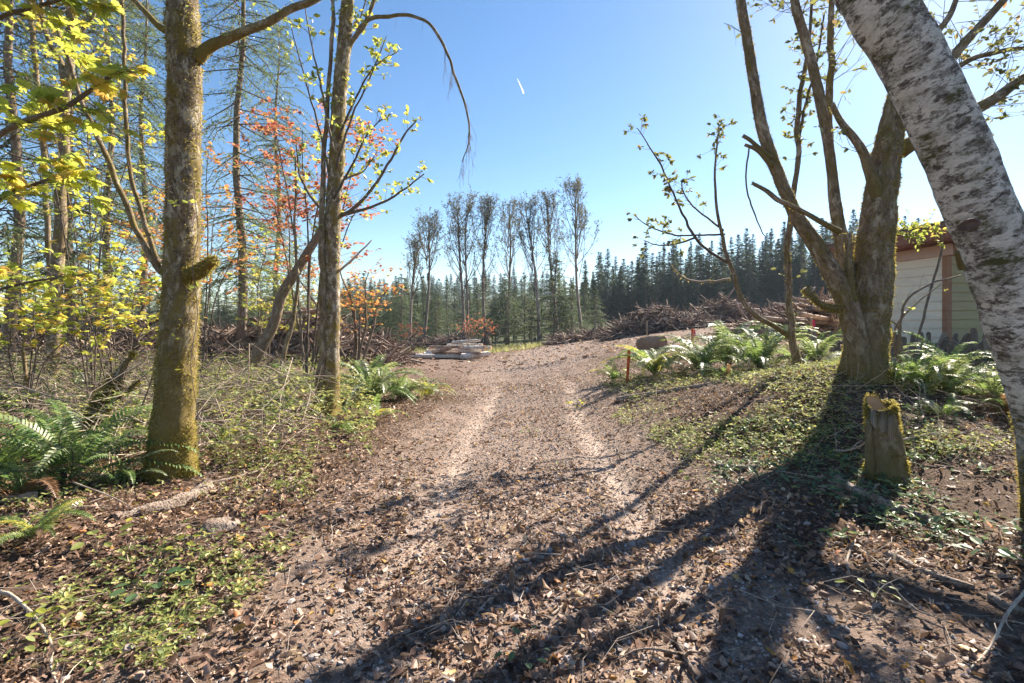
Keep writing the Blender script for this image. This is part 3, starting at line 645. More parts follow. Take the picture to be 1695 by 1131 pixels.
for k, (p, n_) in enumerate(((s1, 26), (s2, 22), (b1, 16), (b4, 10), (P[60:120], 26))):
    A, B = t.twigs(p, n_, .5, .004, 1.0, .25, seed=20 + k); a2, b2 = t.sub(A, B, 2, .22, .002, seed=30 + k)
    if k in (2, 4): t.leaves(A[:8], B[:8], 4, .06, OVAL, 40 + k)
A, B = t.twigs(P[20:70], 14, .28, .003, 1.1, .1, seed=77); t.leaves(A, B, 5, .055, OVAL, 78)
t.done(['lime'])

# --- pale alder with a second thin stem
d = 8.75
t = Tree('pale_alder', 'slender pale alder with mossy foot and yellow-green leafy shoots', G(541, d, -.1))
P, R = t.stem('trunk', [(541, 694, 54), (542, 668, 43), (544, 620, 35), (546, 540, 31), (549, 440, 29), (553, 340, 27), (558, 240, 26), (564, 140, 24), (572, 50, 22), (578, -30, 20), (590, -300, 18, 9), (596, -520, 9, 9.2), (600, -680, 3, 9.3)],
              d, 'alder2', 32, 10, .05, (.16, .9), 11, 12000, .024, root=True)
S, _ = t.stem('side_stem', [(528, 690, 17, 8.6), (531, 640, 15, 8.6), (534, 560, 13, 8.6), (535, 470, 11, 8.6), (533, 380, 10, 8.6), (537, 260, 8, 8.65), (545, 130, 7, 8.7), (552, 0, 6), (558, -140, 3)], 8.6, 'maple', 10, 8, .08, seed=12, moss=1800, mlen=.025)
ar, _ = t.stem('limb', [(570, 90, 9), (588, 60, 8), (600, 42, 7.5), (618, 30, 7), (640, 28, 6.5), (664, 24, 6), (690, 30, 5.5), (708, 38, 5), (724, 58, 5), (742, 92, 4.5), (752, 122, 4), (768, 168, 3.5), (777, 210, 3), (775, 240, 2), (765, 268, 1.5)], d, 'grey_bark', 8, seed=13)
up_, _ = t.stem('limb', [(588, 62, 8), (608, 30, 7), (622, -20, 6), (640, -120, 3)], d, 'grey_bark', 8, seed=14)
r1, _ = t.stem('limb', [(556, 362, 8), (585, 345, 6), (622, 305, 5), (655, 250, 4), (676, 215, 3), (690, 200, 2)], d, 'twig', 7, seed=15)
r2, _ = t.stem('limb', [(560, 356, 7), (600, 347, 5), (640, 332, 4), (672, 312, 3), (702, 288, 2)], d, 'twig', 7, seed=16)
r3, _ = t.stem('limb', [(560, 450, 5), (585, 428, 4), (616, 398, 2)], d, 'dead', 6, seed=17)
ups = []
for k, q in enumerate([[(548, 300), (530, 220), (505, 130), (478, 30)], [(552, 250), (535, 160), (515, 70), (500, -20)], [(556, 280), (580, 200), (612, 130), (640, 60)], [(560, 230), (590, 160), (620, 110), (660, 85)],
                       [(552, 330), (590, 260), (610, 220), (640, 190)], [(540, 360), (500, 300), (490, 240)], [(555, 180), (575, 100), (600, 20), (620, -50)], [(546, 350), (566, 300), (600, 285), (625, 250)]]):
    p, _ = t.stem('shoot', [(x, y, 5 - 1.2 * j) for j, (x, y) in enumerate(q)], d + RS.uniform(-.4, .4), 'twig', 6, seed=60 + k); ups.append(p)
for k, p in enumerate(ups + [r1, r2, up_]):
    A, B = t.twigs(p, 18, .3, .004, .9, .35, .1, 80 + k); t.leaves(A, B, 5, .095, OVAL, 90 + k, droop=.1, clump=.4)
A, B = t.twigs(P[40:100], 55, .3, .004, 1.1, .2, 0, 110); t.leaves(A, B, 6, .085, OVAL, 111)
A, B = t.twigs(ar[60:], 22, .5, .0035, .35, -.75, .0, 112); t.sub(A, B, 4, .22, .0025, .45, -.5, 113)
A, B = t.twigs(ar[:60], 14, .25, .003, .8, -.3, .0, 114)
A, B = t.twigs(P[100:], 30, .8, .006, .9, .4, 0, 115); t.leaves(A, B, 4, .085, OVAL, 116)
t.done('lime')

# --- trunks of the wood on the left
def trunk_tree(name, label, pts, d, m, n=12, leafm='yellow_green', nt_=18, lsize=.09, forks=(), moss=1500, tpl=MAPLE_S, per=3, tw=.8, s0=.3, group='trunks in the near wood'):
    t = Tree(name, label, G(pts[0][0], pts[0][3] if len(pts[0]) > 3 else d, -.1), group); P, _ = t.stem('trunk', pts, d, m, n, 8, .07, (.15, .5), int(pts[0][0]), moss, .03, root=True)
    ps = [P]
    for f in forks: ps.append(t.stem('limb', f, d, m, 8, seed=int(f[0][0]))[0])
    for k, p in enumerate(ps):
        A, B = t.twigs(p, nt_, tw, .006, 1.0, .2, s0, int(pts[0][0]) + k, .4); a2, b2 = t.sub(A, B, 3, tw * .45, .003, seed=k, flat=.5)
        if per: t.leaves(a2, b2, per, lsize, tpl, k + 5, .15, 1.6)
    return t.done(leafm)
trunk_tree('forked_trunk', 'brown forked trunk with lichen in the wood near the left edge', [(84, 652, 30), (88, 600, 26), (92, 500, 24), (97, 420, 24), (103, 330, 22), (107, 210, 20), (113, 130, 18), (119, 70, 16), (121, 0, 15), (124, -200, 8)], 12.5, 'grey_bark', 14,
           forks=[[(110, 150, 14), (100, 105, 12), (84, 70, 10), (70, 20, 9), (62, -80, 6)], [(118, 90, 9), (135, 50, 7), (160, 15, 6), (185, -40, 4)]], nt_=22, per=3, lsize=.11)
trunk_tree('thin_trunk', 'thin pale trunk leaning slightly beside the forked brown trunk', [(84, 640, 12), (82, 450, 11), (76, 310, 11), (67, 200, 11), (56, 80, 10), (47, -10, 9), (36, -160, 5)], 14.5, 'grey_bark', 10, nt_=20, per=3, lsize=.11)
trunk_tree('slanting_tree', 'brown trunk leaning right across the clearing toward the pale alder', [(400, 646, 26), (412, 616, 23), (440, 560, 20), (478, 478, 18), (505, 428, 15), (530, 388, 13), (556, 330, 8)], 12.6, 'fir_bark', 14, nt_=8, per=1, lsize=.09, leafm='orange', s0=.55)
trunk_tree('crooked_sapling', 'thin mossy crooked sapling between the leaning trunk and pale alder', [(458, 664, 11), (466, 620, 9), (478, 560, 9), (486, 520, 7), (492, 460, 6), (488, 360, 4), (490, 260, 3)], 12.0, 'maple', 8, nt_=10, per=2, lsize=.09, leafm='orange', s0=.5, moss=700)
trunk_tree('bare_sapling', 'bare grey dead sapling rising from ferns at the left edge', [(52, 700, 9), (45, 640, 8), (38, 590, 7), (42, 540, 5), (34, 480, 4), (36, 400, 2)], 8.0, 'grey_bark', 8, nt_=16, per=0, tw=.5, moss=0, s0=.1)
# mossy leaning log-like maple base behind the fern
t = Tree('mossy_leaning_stem', 'mossy green leaning broken stem between fern and big alder', G(140, 6.6, -.1))
p, _ = t.stem('trunk', [(118, 735, 52), (142, 706, 42), (165, 674, 34), (185, 640, 24), (205, 606, 12), (222, 585, 6)], 6.6, 'maple', 18, 8, .12, None, 41, 5200, .05, root=True)
q, _ = t.stem('limb', [(166, 690, 16), (182, 668, 12), (205, 650, 8), (232, 630, 4)], 6.6, 'maple', 8, seed=42, moss=500, mlen=.04)
A, B = t.twigs(p, 18, .6, .006, 1.0, .3, .3, 43); t.sub(A, B, 3, .3, .003, seed=44); t.done('lime')

# --- near maple whose boughs reach in from beyond the left edge
t = Tree('bigleaf_maple', 'maple bough with big yellow-green leaves reaching in at the top left', G(-190, 4.6, -.1))
P, _ = t.stem('trunk', [(-190, 850, 70), (-185, 600, 55), (-178, 300, 48), (-185, 0, 42), (-195, -400, 25)], 4.6, 'maple', 18, 8, .06, (.2, .4), 51, root=True)
mb1, _ = t.stem('limb', [(-182, 330, 30), (-90, 270, 17), (0, 220, 13), (50, 198, 12), (105, 178, 11), (150, 150, 9), (186, 124, 6)], 4.55, 'twig', 9, seed=52)
mb2, _ = t.stem('limb', [(-184, 200, 24), (-90, 90, 15), (0, 30, 10), (60, 12, 8), (130, -10, 4)], 4.4, 'twig', 9, seed=53)
mb3, _ = t.stem('limb', [(-184, 420, 24), (-90, 400, 14), (0, 330, 8), (70, 300, 6), (130, 285, 3)], 4.8, 'twig', 9, seed=54)
mb4, _ = t.stem('limb', [(-184, 560, 20), (-80, 520, 12), (0, 480, 7), (80, 462, 5), (140, 455, 3)], 5.6, 'twig', 9, seed=55)
for k, (p, n_) in enumerate(((mb1, 44), (mb2, 30), (mb3, 34), (mb4, 26))):
    A, B = t.twigs(p, n_, .33, .0045, .9, .1, .4, 140 + k, .55); t.leaves(A, B, 4, .13 if k < 3 else .1, MAPLE, 150 + k, .15, 1.5, .5)
A, B = t.twigs(P[20:], 20, 1.4, .012, 1.0, .3, .2, 160); a2, b2 = t.sub(A, B, 3, .5, .004, seed=161); t.leaves(a2, b2, 2, .16, MAPLE, 162, .15, 1.5)
t.done('yellow_green')

# --- vine maples in autumn colour
def vine_maple(name, label, px, d, tips, leafm, size, nt_, per, spread=.5, seed=1, stemw=5):
    b = G(px, d, -.05); t = Tree(name, label, b, 'autumn vine maples'); pb = HZ + (EYE - b[2]) / d * FPX
    for k, (tx, ty) in enumerate(tips):
        mx, my = px + (tx - px) * .35 + RS.uniform(-14, 14), pb + (ty - pb) * .55
        p, _ = t.stem('stem', [(px + k * 1.5, pb, stemw), (mx, my, stemw * .75), (px + (tx - px) * .75, pb + (ty - pb) * .85, stemw * .5), (tx, ty, 1.2)], d + RS.uniform(-.8, .8), 'twig', 6, 8, seed=seed + k)
        A, B = t.twigs(p, nt_, spread * 1.6, .005, 1.1, .05, .35, seed + 10 + k, .85, .3); a2, b2 = t.sub(A, B, 3, spread * .7, .0025, .8, 0, seed + 30 + k, .85)
        t.leaves(a2, b2, per, size, MAPLE_S if size < .115 else KITE, seed + 50 + k, .1, 2.5)
    return t.done(leafm)
vine_maple('vine_maple', 'red-leaved vine maple spreading behind the pale alder', 505, 13, [(450, 190), (500, 215), (560, 200), (610, 215), (430, 260), (540, 290), (470, 330), (600, 330)], 'red', .085, 24, 7, .5, 200, 4)
vine_maple('vine_maple', 'orange-leaved vine maple between the big alder and straight fir', 330, 14, [(250, 300), (290, 380), (360, 330), (345, 250), (400, 400), (250, 420), (215, 360)], 'orange', .09, 18, 6, .5, 260, 3.5)
vine_maple('vine_maple', 'tawny vine maple with drooping orange leaves right of pale alder', 585, 15, [(560, 430), (610, 450), (640, 480), (580, 480), (470, 440), (600, 500)], 'orange', .085, 15, 5, .45, 320)
vine_maple('vine_maple', 'yellow-green vine maple over the dead brush at left edge', 40, 7.5, [(20, 440), (90, 450), (140, 470), (60, 500), (160, 520), (10, 520)], 'yellow_green', .1, 10, 4, .45, 380, 4)
vine_maple('vine_maple', 'tall yellow-green vine maple behind the big maple leaves at upper left', 150, 9, [(30, 80), (80, 180), (140, 60), (200, 120), (230, 200), (170, 280), (90, 330), (240, 330)], 'yellow_green', .085, 12, 4, .42, 540, 3.5)
vine_maple('vine_maple', 'small yellow vine maple in the brush before the big alder', 190, 8, [(120, 470), (180, 440), (230, 470), (160, 520), (240, 540)], 'yellow_green', .09, 13, 4, .4, 580, 3.5)
vine_maple('vine_maple', 'green-yellow vine maple between the straight fir and pale alder', 440, 16, [(400, 420), (440, 380), (480, 440), (430, 500), (500, 500)], 'lime', .1, 18, 5, .5, 620, 3)
vine_maple('red_shrub', 'small coral red shrub left of the log stack', 682, 41, [(664, 548), (672, 541), (684, 539), (697, 545), (690, 549), (676, 551)], 'coral', .12, 8, 5, .45, 420, 2)
vine_maple('red_shrub', 'larger coral red shrub behind the right end of the log stack', 782, 42, [(764, 540), (774, 530), (786, 522), (796, 532), (790, 541), (778, 545)], 'coral', .12, 8, 5, .5, 460, 2)
vine_maple('red_shrub', 'tiny coral red shrub right of the thin alder', 816, 43, [(810, 543), (817, 534), (820, 541)], 'coral', .12, 6, 4, .35, 500, 2)

# --- the row of tall alders at the end of the clearing
def far_alder(label, px, d, top, wpx, seed, lean=0, cb=.42, twin=0, dens=1.0):
    b = G(px, d, -.1); t = Tree('tall_alder', label, b, 'tall alders across the clearing'); H = EYE + (HZ - top) / FPX * d - b[2]; r = np.random.default_rng(seed); cw = wpx / FPX * d / 2 * 1.7
    lx = lean / FPX * d
    for q in range(1 + twin):
        x0 = q * .35; tz = np.linspace(0, H * (.97 - .06 * q), 9); pp = np.stack([b[0] + x0 + lx * (tz / H) + q * .5 * (tz / H) ** 2 + .22 * np.sin(tz * .33 + seed * 1.7), np.full(9, b[1]) + .1 * np.sin(tz * .4), b[2] + tz], -1)
        v, f, bk, _ = tube(pp, (.15 - .03 * q) * (1.03 - tz / H) ** .8 + .012, 7); mb = MB(); mb.add(v, f, bark=bk); mb.build('trunk', M['far_trunk'], t.o, attrs=True, off=t.b)
        nlim = int(22 / (1 + .4 * twin)); As, Bs = [], []
        for k in range(nlim):
            h0 = r.uniform(cb * .8, .85); ax = b[0] + x0 + lx * h0; an = r.uniform(0, 6.28); h1 = min(.99, h0 + r.uniform(.18, .42)); rr = cw * r.uniform(.4, 1.0) * np.sqrt(max(.08, 1 - max(0, (h1 - .8) / .22) ** 2))
            a = np.array([ax, b[1], b[2] + h0 * H]); e = np.array([b[0] + x0 + lx * h1 + np.cos(an) * rr, b[1] + np.sin(an) * rr, b[2] + h1 * H]); mdl = a * .5 + e * .5 + np.array([np.cos(an) * rr * .22, np.sin(an) * rr * .22, 0])
            pth = spline(np.array([a, mdl, e]), 5); v, f, bk, _ = tube(pth, np.linspace(.035, .008, len(pth)), 4, cap=False); t.tw.add(v, f)
            A, B = t.twigs(pth, int(13 * dens), .75, .008, .8, .5, .35, seed + k); As.append(A); Bs.append(B)
        A, B = t.twigs(pp[5:], int(30 * dens), .7, .008, .9, .5, .1, seed + 99); As.append(A); Bs.append(B); A = np.vstack(As); B = np.vstack(Bs)
        a2, b2 = t.sub(A, B, 3, .4, .005, .8, .3, seed + 5)
        hh = (b2[:, 2] - b[2]) / H; kp = r.random(len(hh)) < smooth(cb, .8, hh) * .95 + .08
        t.leaves(a2[kp], b2[kp], 5, .115, KITE, seed, .1, .5)
    return t.done('alder_leaf')
far_alder('slimmest short alder at the left end of the alder row', 682, 47, 396, 24, 601, 4, .55, 0, .6)
far_alder('slender alder with small rounded crown, second from the left in the row', 703, 46, 360, 44, 602, 6, .5)
far_alder('broadest forked alder with a wide double crown behind the log stack', 764, 46, 324, 66, 603, -2, .42, 1, 1.1)
far_alder('narrow alder just right of the broadest forked alder', 802, 47, 331, 34, 604, 3, .5)
far_alder('slender alder in the middle of the row, fourth trunk from its right', 845, 49, 336, 40, 605, -5, .42)
far_alder('leaning alder whose trunk slants left as it rises', 893, 45, 330, 40, 606, -22, .42)
far_alder('dense-crowned alder right of the leaning alder', 920, 47, 323, 46, 607, -12, .42, 0, 1.15)
far_alder('tallest alder standing alone at the right end of the row', 966, 46, 301, 46, 608, -20, .48, 0, 1.25)

# --- mossy many-stemmed maple, right
d = 8.0
t = Tree('mossy_maple', 'mossy many-stemmed maple with thick trunks beside the house', G(1425, 7.0, -.1)); t.dk = .875
P0, _ = t.stem('trunk', [(1432, 622, 86), (1433, 595, 80), (1435, 560, 76), (1439, 520, 73), (1443, 470, 69), (1450, 400, 64), (1460, 310, 58), (1472, 230, 49), (1484, 160, 35), (1496, 80, 20), (1515, -10, 19), (1545, -160, 12), (1570, -330, 6)], d, 'maple', 36, 10, .1, (.2, .2), 71, 30000, .026, root=True)
L1, _ = t.stem('stem', [(1424, 640, 40), (1420, 590, 42), (1409, 525, 41), (1386, 466, 36), (1355, 412, 30), (1322, 362, 25), (1298, 310, 22), (1275, 255, 21), (1258, 200, 20), (1247, 130, 18), (1238, 70, 17), (1226, 0, 16), (1205, -140, 13), (1190, -330, 7), (1185, -480, 3)], 7.8, 'maple', 22, 8, .09, None, 72, 11000, .018)
L2, _ = t.stem('stem', [(1422, 520, 40), (1404, 460, 33), (1393, 400, 26), (1382, 330, 21), (1373, 250, 18), (1362, 190, 19), (1347, 120, 18), (1332, 60, 17), (1316, 0, 15), (1295, -150, 8), (1280, -330, 6)], 8.1, 'maple', 22, 8, .08, None, 73, 7000, .016)
L3, _ = t.stem('limb', [(1374, 260, 12), (1374, 180, 13), (1376, 100, 12), (1376, 30, 11), (1380, -100, 7), (1390, -300, 5)], 8.2, 'grey_bark', 12, seed=74)
L4, _ = t.stem('limb', [(1455, 330, 30), (1440, 290, 22), (1428, 255, 18), (1412, 228, 15), (1392, 200, 12), (1377, 172, 10)], 7.9, 'maple', 12, seed=75, moss=900, mlen=.018)
L5, _ = t.stem('broken_limb', [(1390, 384, 13), (1360, 368, 10), (1320, 345, 9), (1285, 328, 9), (1244, 303, 6)], 7.4, 'maple', 10, seed=76, moss=500, mlen=.02)
t.stem('limb_stub', [(1392, 512, 17), (1368, 508, 13), (1345, 492, 12), (1330, 480, 11)], 7.5, 'maple', 10, seed=77, moss=600, mlen=.03)
t.stem('limb_stub', [(1412, 500, 15), (1405, 450, 12), (1404, 415, 12), (1404, 388, 13)], 7.7, 'maple', 10, seed=78, moss=500, mlen=.025)
t.stem('limb_stub', [(1276, 262, 10), (1255, 243, 8), (1228, 226, 7)], 7.7, 'maple', 8, seed=79); t.stem('limb_stub', [(1280, 275, 10), (1258, 252, 8), (1232, 240, 6)], 7.7, 'maple', 8, seed=80)
L6, _ = t.stem('limb', [(1490, 250, 34), (1540, 215, 30), (1600, 190, 27), (1650, 160, 24), (1700, 130, 20), (1800, 90, 12)], 8.4, 'maple', 12, seed=81, moss=900, mlen=.018)
L7, _ = t.stem('limb', [(1484, 175, 24), (1545, 125, 21), (1580, 85, 20), (1610, 52, 18), (1650, 12, 16), (1700, -60, 11), (1780, -180, 8)], 8.3, 'maple', 12, seed=82)
L8, _ = t.stem('limb', [(1500, 110, 15), (1550, 55, 13), (1575, 15, 11), (1600, -60, 8), (1640, -200, 6)], 8.2, 'maple', 12, seed=83)
L9, _ = t.stem('limb', [(1500, 200, 16), (1560, 130, 13), (1610, 98, 11), (1660, 84, 10), (1720, 76, 7), (1790, 60, 3)], 8.8, 'maple', 10, seed=84)
for k, (p, n_, per) in enumerate(((L6, 19, 6), (L7, 9, 4), (L8, 8, 3), (L9, 26, 7), (L3, 22, 5), (L2[50:], 20, 5), (L1[70:], 5, 2), (P0[95:], 6, 2), (L4, 4, 3))):
    A, B = t.twigs(p, n_, .75, .006, 1.0, .1, .25, 700 + k, .3); a2, b2 = t.sub(A, B, 3, .35, .003, seed=720 + k); t.leaves(a2, b2, per, .085, OVAL, 740 + k, .2, .8)
A, B = t.twigs(L6[18:], 6, .6, .005, .7, -.5, .1, 790); t.leaves(A, B, 9, .09, OVAL, 791, .2, .8)
t.done('dark_leaf')

# --- slim sapling with leafy side branch, right
d = 8.45
t = Tree('slim_sapling', 'slim mossy sapling with a long bent side branch and leaf clusters', G(1322, d, -.08))
P, _ = t.stem('trunk', [(1322, 616, 20), (1317, 590, 15), (1309, 545, 12), (1306, 480, 11), (1306, 410, 11), (1312, 330, 10), (1318, 270, 9), (1322, 200, 9), (1330, 130, 8), (1340, 60, 6), (1346, -60, 4)], d, 'maple', 12, 8, .1, (.1, .3), 91, 1300, .022, root=True)
S, _ = t.stem('limb', [(1306, 556, 11), (1285, 543, 9), (1250, 522, 9), (1228, 492, 8), (1212, 450, 7), (1203, 420, 7), (1195, 385, 6), (1186, 345, 5), (1183, 290, 4), (1188, 235, 3), (1190, 212, 2)], d - .1, 'maple', 9, 8, .06, seed=92, moss=300, mlen=.018)
S2, _ = t.stem('limb', [(1211, 438, 6), (1172, 415, 5), (1150, 392, 5), (1128, 350, 4), (1110, 310, 3), (1092, 270, 3), (1070, 235, 2), (1055, 212, 1.5)], d - .1, 'twig', 7, 8, seed=93)
S3, _ = t.stem('limb', [(1198, 382, 4), (1152, 346, 3), (1132, 320, 2.5), (1128, 300, 2)], d - .1, 'twig', 7, seed=94)
S4, _ = t.stem('limb', [(1200, 388, 4), (1140, 390, 3), (1110, 388, 3), (1070, 372, 2), (1052, 358, 1.5)], d - .1, 'twig', 7, seed=95)
S5, _ = t.stem('limb', [(1150, 394, 4), (1115, 405, 3), (1085, 405, 2), (1066, 398, 1.5)], d - .1, 'twig', 7, seed=96)
S6, _ = t.stem('dead_limb', [(1208, 462, 5), (1180, 466, 4), (1150, 466, 4), (1130, 458, 3), (1112, 442, 2)], d - .1, 'dead', 7, seed=97, moss=120, mlen=.03)
S7, _ = t.stem('limb', [(1320, 250, 5), (1332, 180, 5), (1352, 100, 4), (1365, 20, 3)], d, 'twig', 7, seed=98)
S8, _ = t.stem('hanging_twig', [(1240, 244, 3, 7.7), (1234, 300, 3, 7.7), (1246, 345, 3, 7.7), (1262, 385, 2, 7.7), (1268, 392, 1.5, 7.7)], 7.7, 'twig', 7, seed=99)
for k, (p, n_, per, s0) in enumerate(((S[55:], 16, 9, .2), (S2[20:], 26, 8, .1), (S3, 14, 8, .2), (S4, 16, 8, .3), (S5, 12, 7, .3), (P[45:], 60, 7, .1), (S7, 36, 7, .1))):
    A, B = t.twigs(p, n_, .26, .0035, .9, .25, s0, 800 + k); t.leaves(A, B, per, .075, OVAL, 820 + k, .3, .3, clump=.75)
A, B = t.twigs(P[10:40], 3, .3, .003, 1.0, .1, .1, 860); t.leaves(A, B, 4, .09, OVAL, 861)
t.done('dark_leaf')

# --- leaning white-barked tree, right edge
t = Tree('leaning_white_tree', 'thick leaning tree with white and dark patched bark at the right edge', G(1742, 3.65, -.1))
P, R = t.stem('trunk', [(1746, 900, 122, 3.65), (1742, 840, 112, 3.65), (1736, 760, 110, 3.65), (1732, 690, 118, 3.65), (1716, 610, 128, 3.65), (1688, 520, 130, 3.65), (1650, 420, 127, 3.65), (1608, 320, 124, 3.65), (1562, 210, 120, 3.65), (1508, 100, 117, 3.65), (1450, 0, 112, 3.65), (1370, -150, 104, 3.7), (1240, -400, 80, 3.8), (1130, -650, 52, 3.9), (1060, -850, 22, 4.0)],
              3.65, 'birch', 56, 14, .05, (.12, .2), 101, 1500, .012, root=True)
t.ms = MB()
v, f, b_, nr = tube(P[:44], R[:44] * .99, 40); t.moss(v, nr, 5200, .02, 5)
for kx, ky, kr in ((1604, 372, .015),):
    dd = unit(W(kx, ky, 1.0) - [0, 0, EYE]); tt_ = np.linspace(2, 4.5, 400); ray = np.array([0, 0, EYE]) + dd * tt_[:, None]; ds_ = np.linalg.norm(ray[:, None] - P[None], axis=2); inside = (ds_ - R[None]).min(1) < 0
    hit = ray[np.argmax(inside)]; ci = ds_[np.argmax(inside)].argmin(); nv = unit(hit - P[ci]); tv = unit(P[min(ci + 1, len(P) - 1)] - P[ci - 1]); bv = np.cross(nv, tv)
    aa = np.linspace(0, 2 * np.pi, 25); ring = np.array([hit + bv * np.cos(a) * kr * 1.5 + tv * np.sin(a) * kr * .8 + nv * .0 for a in aa]); v, f, b_, _ = tube(ring, np.full(25, kr * .3), 7, .2, 3, False); kb = MB(); kb.add(v, f, bark=b_)
    kb.add(np.vstack([ring[:-1], hit + nv * kr * .12]), np.array([[i_, (i_ + 1) % 24, 24] for i_ in range(24)]), bark=np.zeros((25, 3))); kb.build('knot', M['knot'], t.o, attrs=True, off=t.b)
br1, _ = t.stem('limb', [(1400, -100, 30, 3.7), (1340, -190, 20, 3.9), (1250, -260, 12, 4.2), (1150, -300, 6, 4.6)], 3.7, 'birch', 10, seed=103)
t.stem('limb_stub', [(1592, 446, 14, 3.5), (1586, 428, 10, 3.46), (1584, 416, 8, 3.44)], 3.5, 'maple', 8, seed=104, moss=150, mlen=.012)
A, B = t.twigs(P[140:], 16, .9, .006, 1.0, .2, .1, 900); a2, b2 = t.sub(A, B, 3, .4, .003, seed=901); t.leaves(a2[::3], b2[::3], 3, .06, OVAL, 902)
t.done('dark_leaf')

# hanging leafy bough before the house, and slim shoots round the maple
t = Tree('leafy_shrub', 'leafy shrub with pale sunlit leaves hanging before the house wall', G(1500, 7.4, -.05), cat='shrub')
for k, q in enumerate([[(1492, 620, 5), (1488, 560, 5), (1500, 500, 5), (1540, 470, 4), (1590, 456, 3)], [(1487, 610, 5), (1482, 545, 4), (1520, 500, 3), (1560, 470, 2)], [(1494, 620, 5), (1490, 550, 4), (1470, 530, 3), (1432, 525, 2)], [(1500, 610, 4), (1478, 560, 4), (1464, 500, 3), (1450, 480, 2)]]):
    p, _ = t.stem('stem', q, 7.4 + .1 * k, 'twig', 7, 8, seed=110 + k); A, B = t.twigs(p, 6, .25, .003, .9, .2, .3, 910 + k); t.leaves(A[:2], B[:2], 4, .06, OVAL, 920 + k)
p, _ = t.stem('stem', [(1505, 615, 5, 7.7), (1535, 500, 5, 8.0), (1560, 400, 4, 8.3), (1530, 378, 3, 8.3), (1496, 385, 2, 8.3)], 8.0, 'twig', 7, 8, seed=115)
A, B = t.twigs(p[16:], 44, .3, .003, 1.0, 0, .0, 930); t.leaves(A, B, 7, .075, OVAL, 931, .2, .8); t.done('lime')

# ------------------------------------------------------------------ sword ferns
def frond_mesh(seed, m, L=1.0, n=34, lift=1.1, sag=1.3, wid=.13):
    r = np.random.default_rng(seed); t = np.linspace(0, 1, n + 6)
    an = lift - (lift + sag * .75) * t ** 1.25; ds = L / (n + 5)
    y = np.concatenate([[0], np.cumsum(np.cos(an[:-1]) * ds)]); z = np.concatenate([[0], np.cumsum(np.sin(an[:-1]) * ds)]); x = .05 * np.sin(t * 2.5 + seed) * t
    P = np.stack([x, y, z], -1); T = unit(np.gradient(P, axis=0)); S = unit(np.cross(T, np.array([0, 0, 1.0]))); U = np.cross(S, T)
    mb = MB(); v, f, b, _ = tube(P[::3], np.linspace(.006, .0015, len(P[::3])), 4, cap=False); mb.add(v, f, m=1)
    w = wid * L * np.clip(np.sin(np.pi * np.clip((t - .06) / .98, 0, 1) ** .62), 0, 1) ** .8 + .006; k = np.arange(5, n + 5)
    for sg in (-1, 1):
        b0 = P[k]; dr = unit(S[k] * sg + T[k] * (.18 + .3 * t[k][:, None]) + U[k] * (.12 + r.normal(0, .1, (len(k), 1)))); ln = (w[k] * r.uniform(.85, 1.1, len(k)))[:, None]
        hw = ds * .42; mid = b0 + dr * ln * .45 + U[k] * ln * .06; tip = b0 + dr * ln * r.uniform(.75, 1.1, (len(k), 1)) - U[k] * ln * r.uniform(.0, .4, (len(k), 1))
        V = np.stack([b0 - T[k] * hw * .8, b0 + T[k] * hw * .8, mid + T[k] * hw * .8, mid - T[k] * hw * .8, tip], 1); o = np.arange(len(k))[:, None] * 5
        mb.add(V.reshape(-1, 3), [o + np.array([[0, 1, 2, 3]]), o + np.array([[3, 2, 4]])])
    return mb.mesh('frond', [M[m], M['twig']], smooth=False)
FR = {m: [frond_mesh(900 + 13 * k + len(m), m, 1.0, 34, l, s) for k, (l, s) in enumerate(((1.35, .9), (1.2, 1.1), (1.05, 1.4), (1.45, .5), (.8, 1.1)))] for m in ('fern', 'fern_pale', 'fern_yellow', 'fern_dead')}
def fern(label, px, d, L, n, kinds, seed, az=None, tilt=0.0, shapes=(0, 1, 2, 3, 4), up=0.0):
    r = random.Random(seed); t = thing('sword_fern', label, 'fern', tuple(G(px, d, -.02 + up)), 0, 'sword ferns')
    for k in range(n):
        me = FR[r.choice(kinds)][r.choice(shapes)]; o = bpy.data.objects.new('frond', me); COL.objects.link(o); o.parent = t
        a = k * 2.399 + r.uniform(-.3, .3) if az is None else r.uniform(*az)
        s = L * r.uniform(.8, 1.25); o.scale = (s, s, s * r.uniform(.85, 1.15)); o.rotation_euler = (r.uniform(-.15, .2) + tilt, r.uniform(-.3, .3), a); o.location = (r.uniform(-.05, .05), r.uniform(-.05, .05), 0)
    return t
fg, fp, fy, fdd = 'fern', 'fern_pale', 'fern_yellow', 'fern_dead'
fern('largest sword fern in front of the big mossy alder', 108, 4.75, 1.02, 20, (fg, fg, fg, fp), 1)
fern('sword fern with arching fronds cut by the left edge', -8, 4.7, .85, 18, (fg, fp, fg), 2)
fern('lower sword fern among dead leaves under the largest fern', 30, 4.3, .6, 13, (fg, fg, fdd), 3)
fern('small sword fern touching the foot of the big mossy alder', 196, 4.75, .5, 11, (fg, fg, fp), 4)
fern('big bushy sword fern right of the pale alder', 612, 10.6, 1.35, 24, (fg, fp, fp, fg), 5)
fern('second sword fern beside the big bushy one near the track', 662, 11.2, 1.1, 18, (fp, fg, fp), 6)
fern('yellowing small fern at the edge of the track', 706, 11.6, .85, 14, (fy, fg, fy, fp), 7)
fern('sword fern left of the pale alder, behind dead sticks', 492, 11.8, 1.05, 16, (fp, fg), 8)
fern('sword fern under the leaning trunk', 432, 12.5, .85, 14, (fg, fp), 9)
fern('low yellow-green fern lying flat in front of the pale alder', 545, 7.6, .7, 8, (fy, fg), 10, (-2.2, -.6), -.5, (1, 2, 4))
fern('small bright fern below the bushy ferns by the track', 622, 8.6, .55, 10, (fy, fg, fg), 11)
fern('green fern at the foot of the straight fir', 372, 14, .9, 14, (fg, fp), 12)
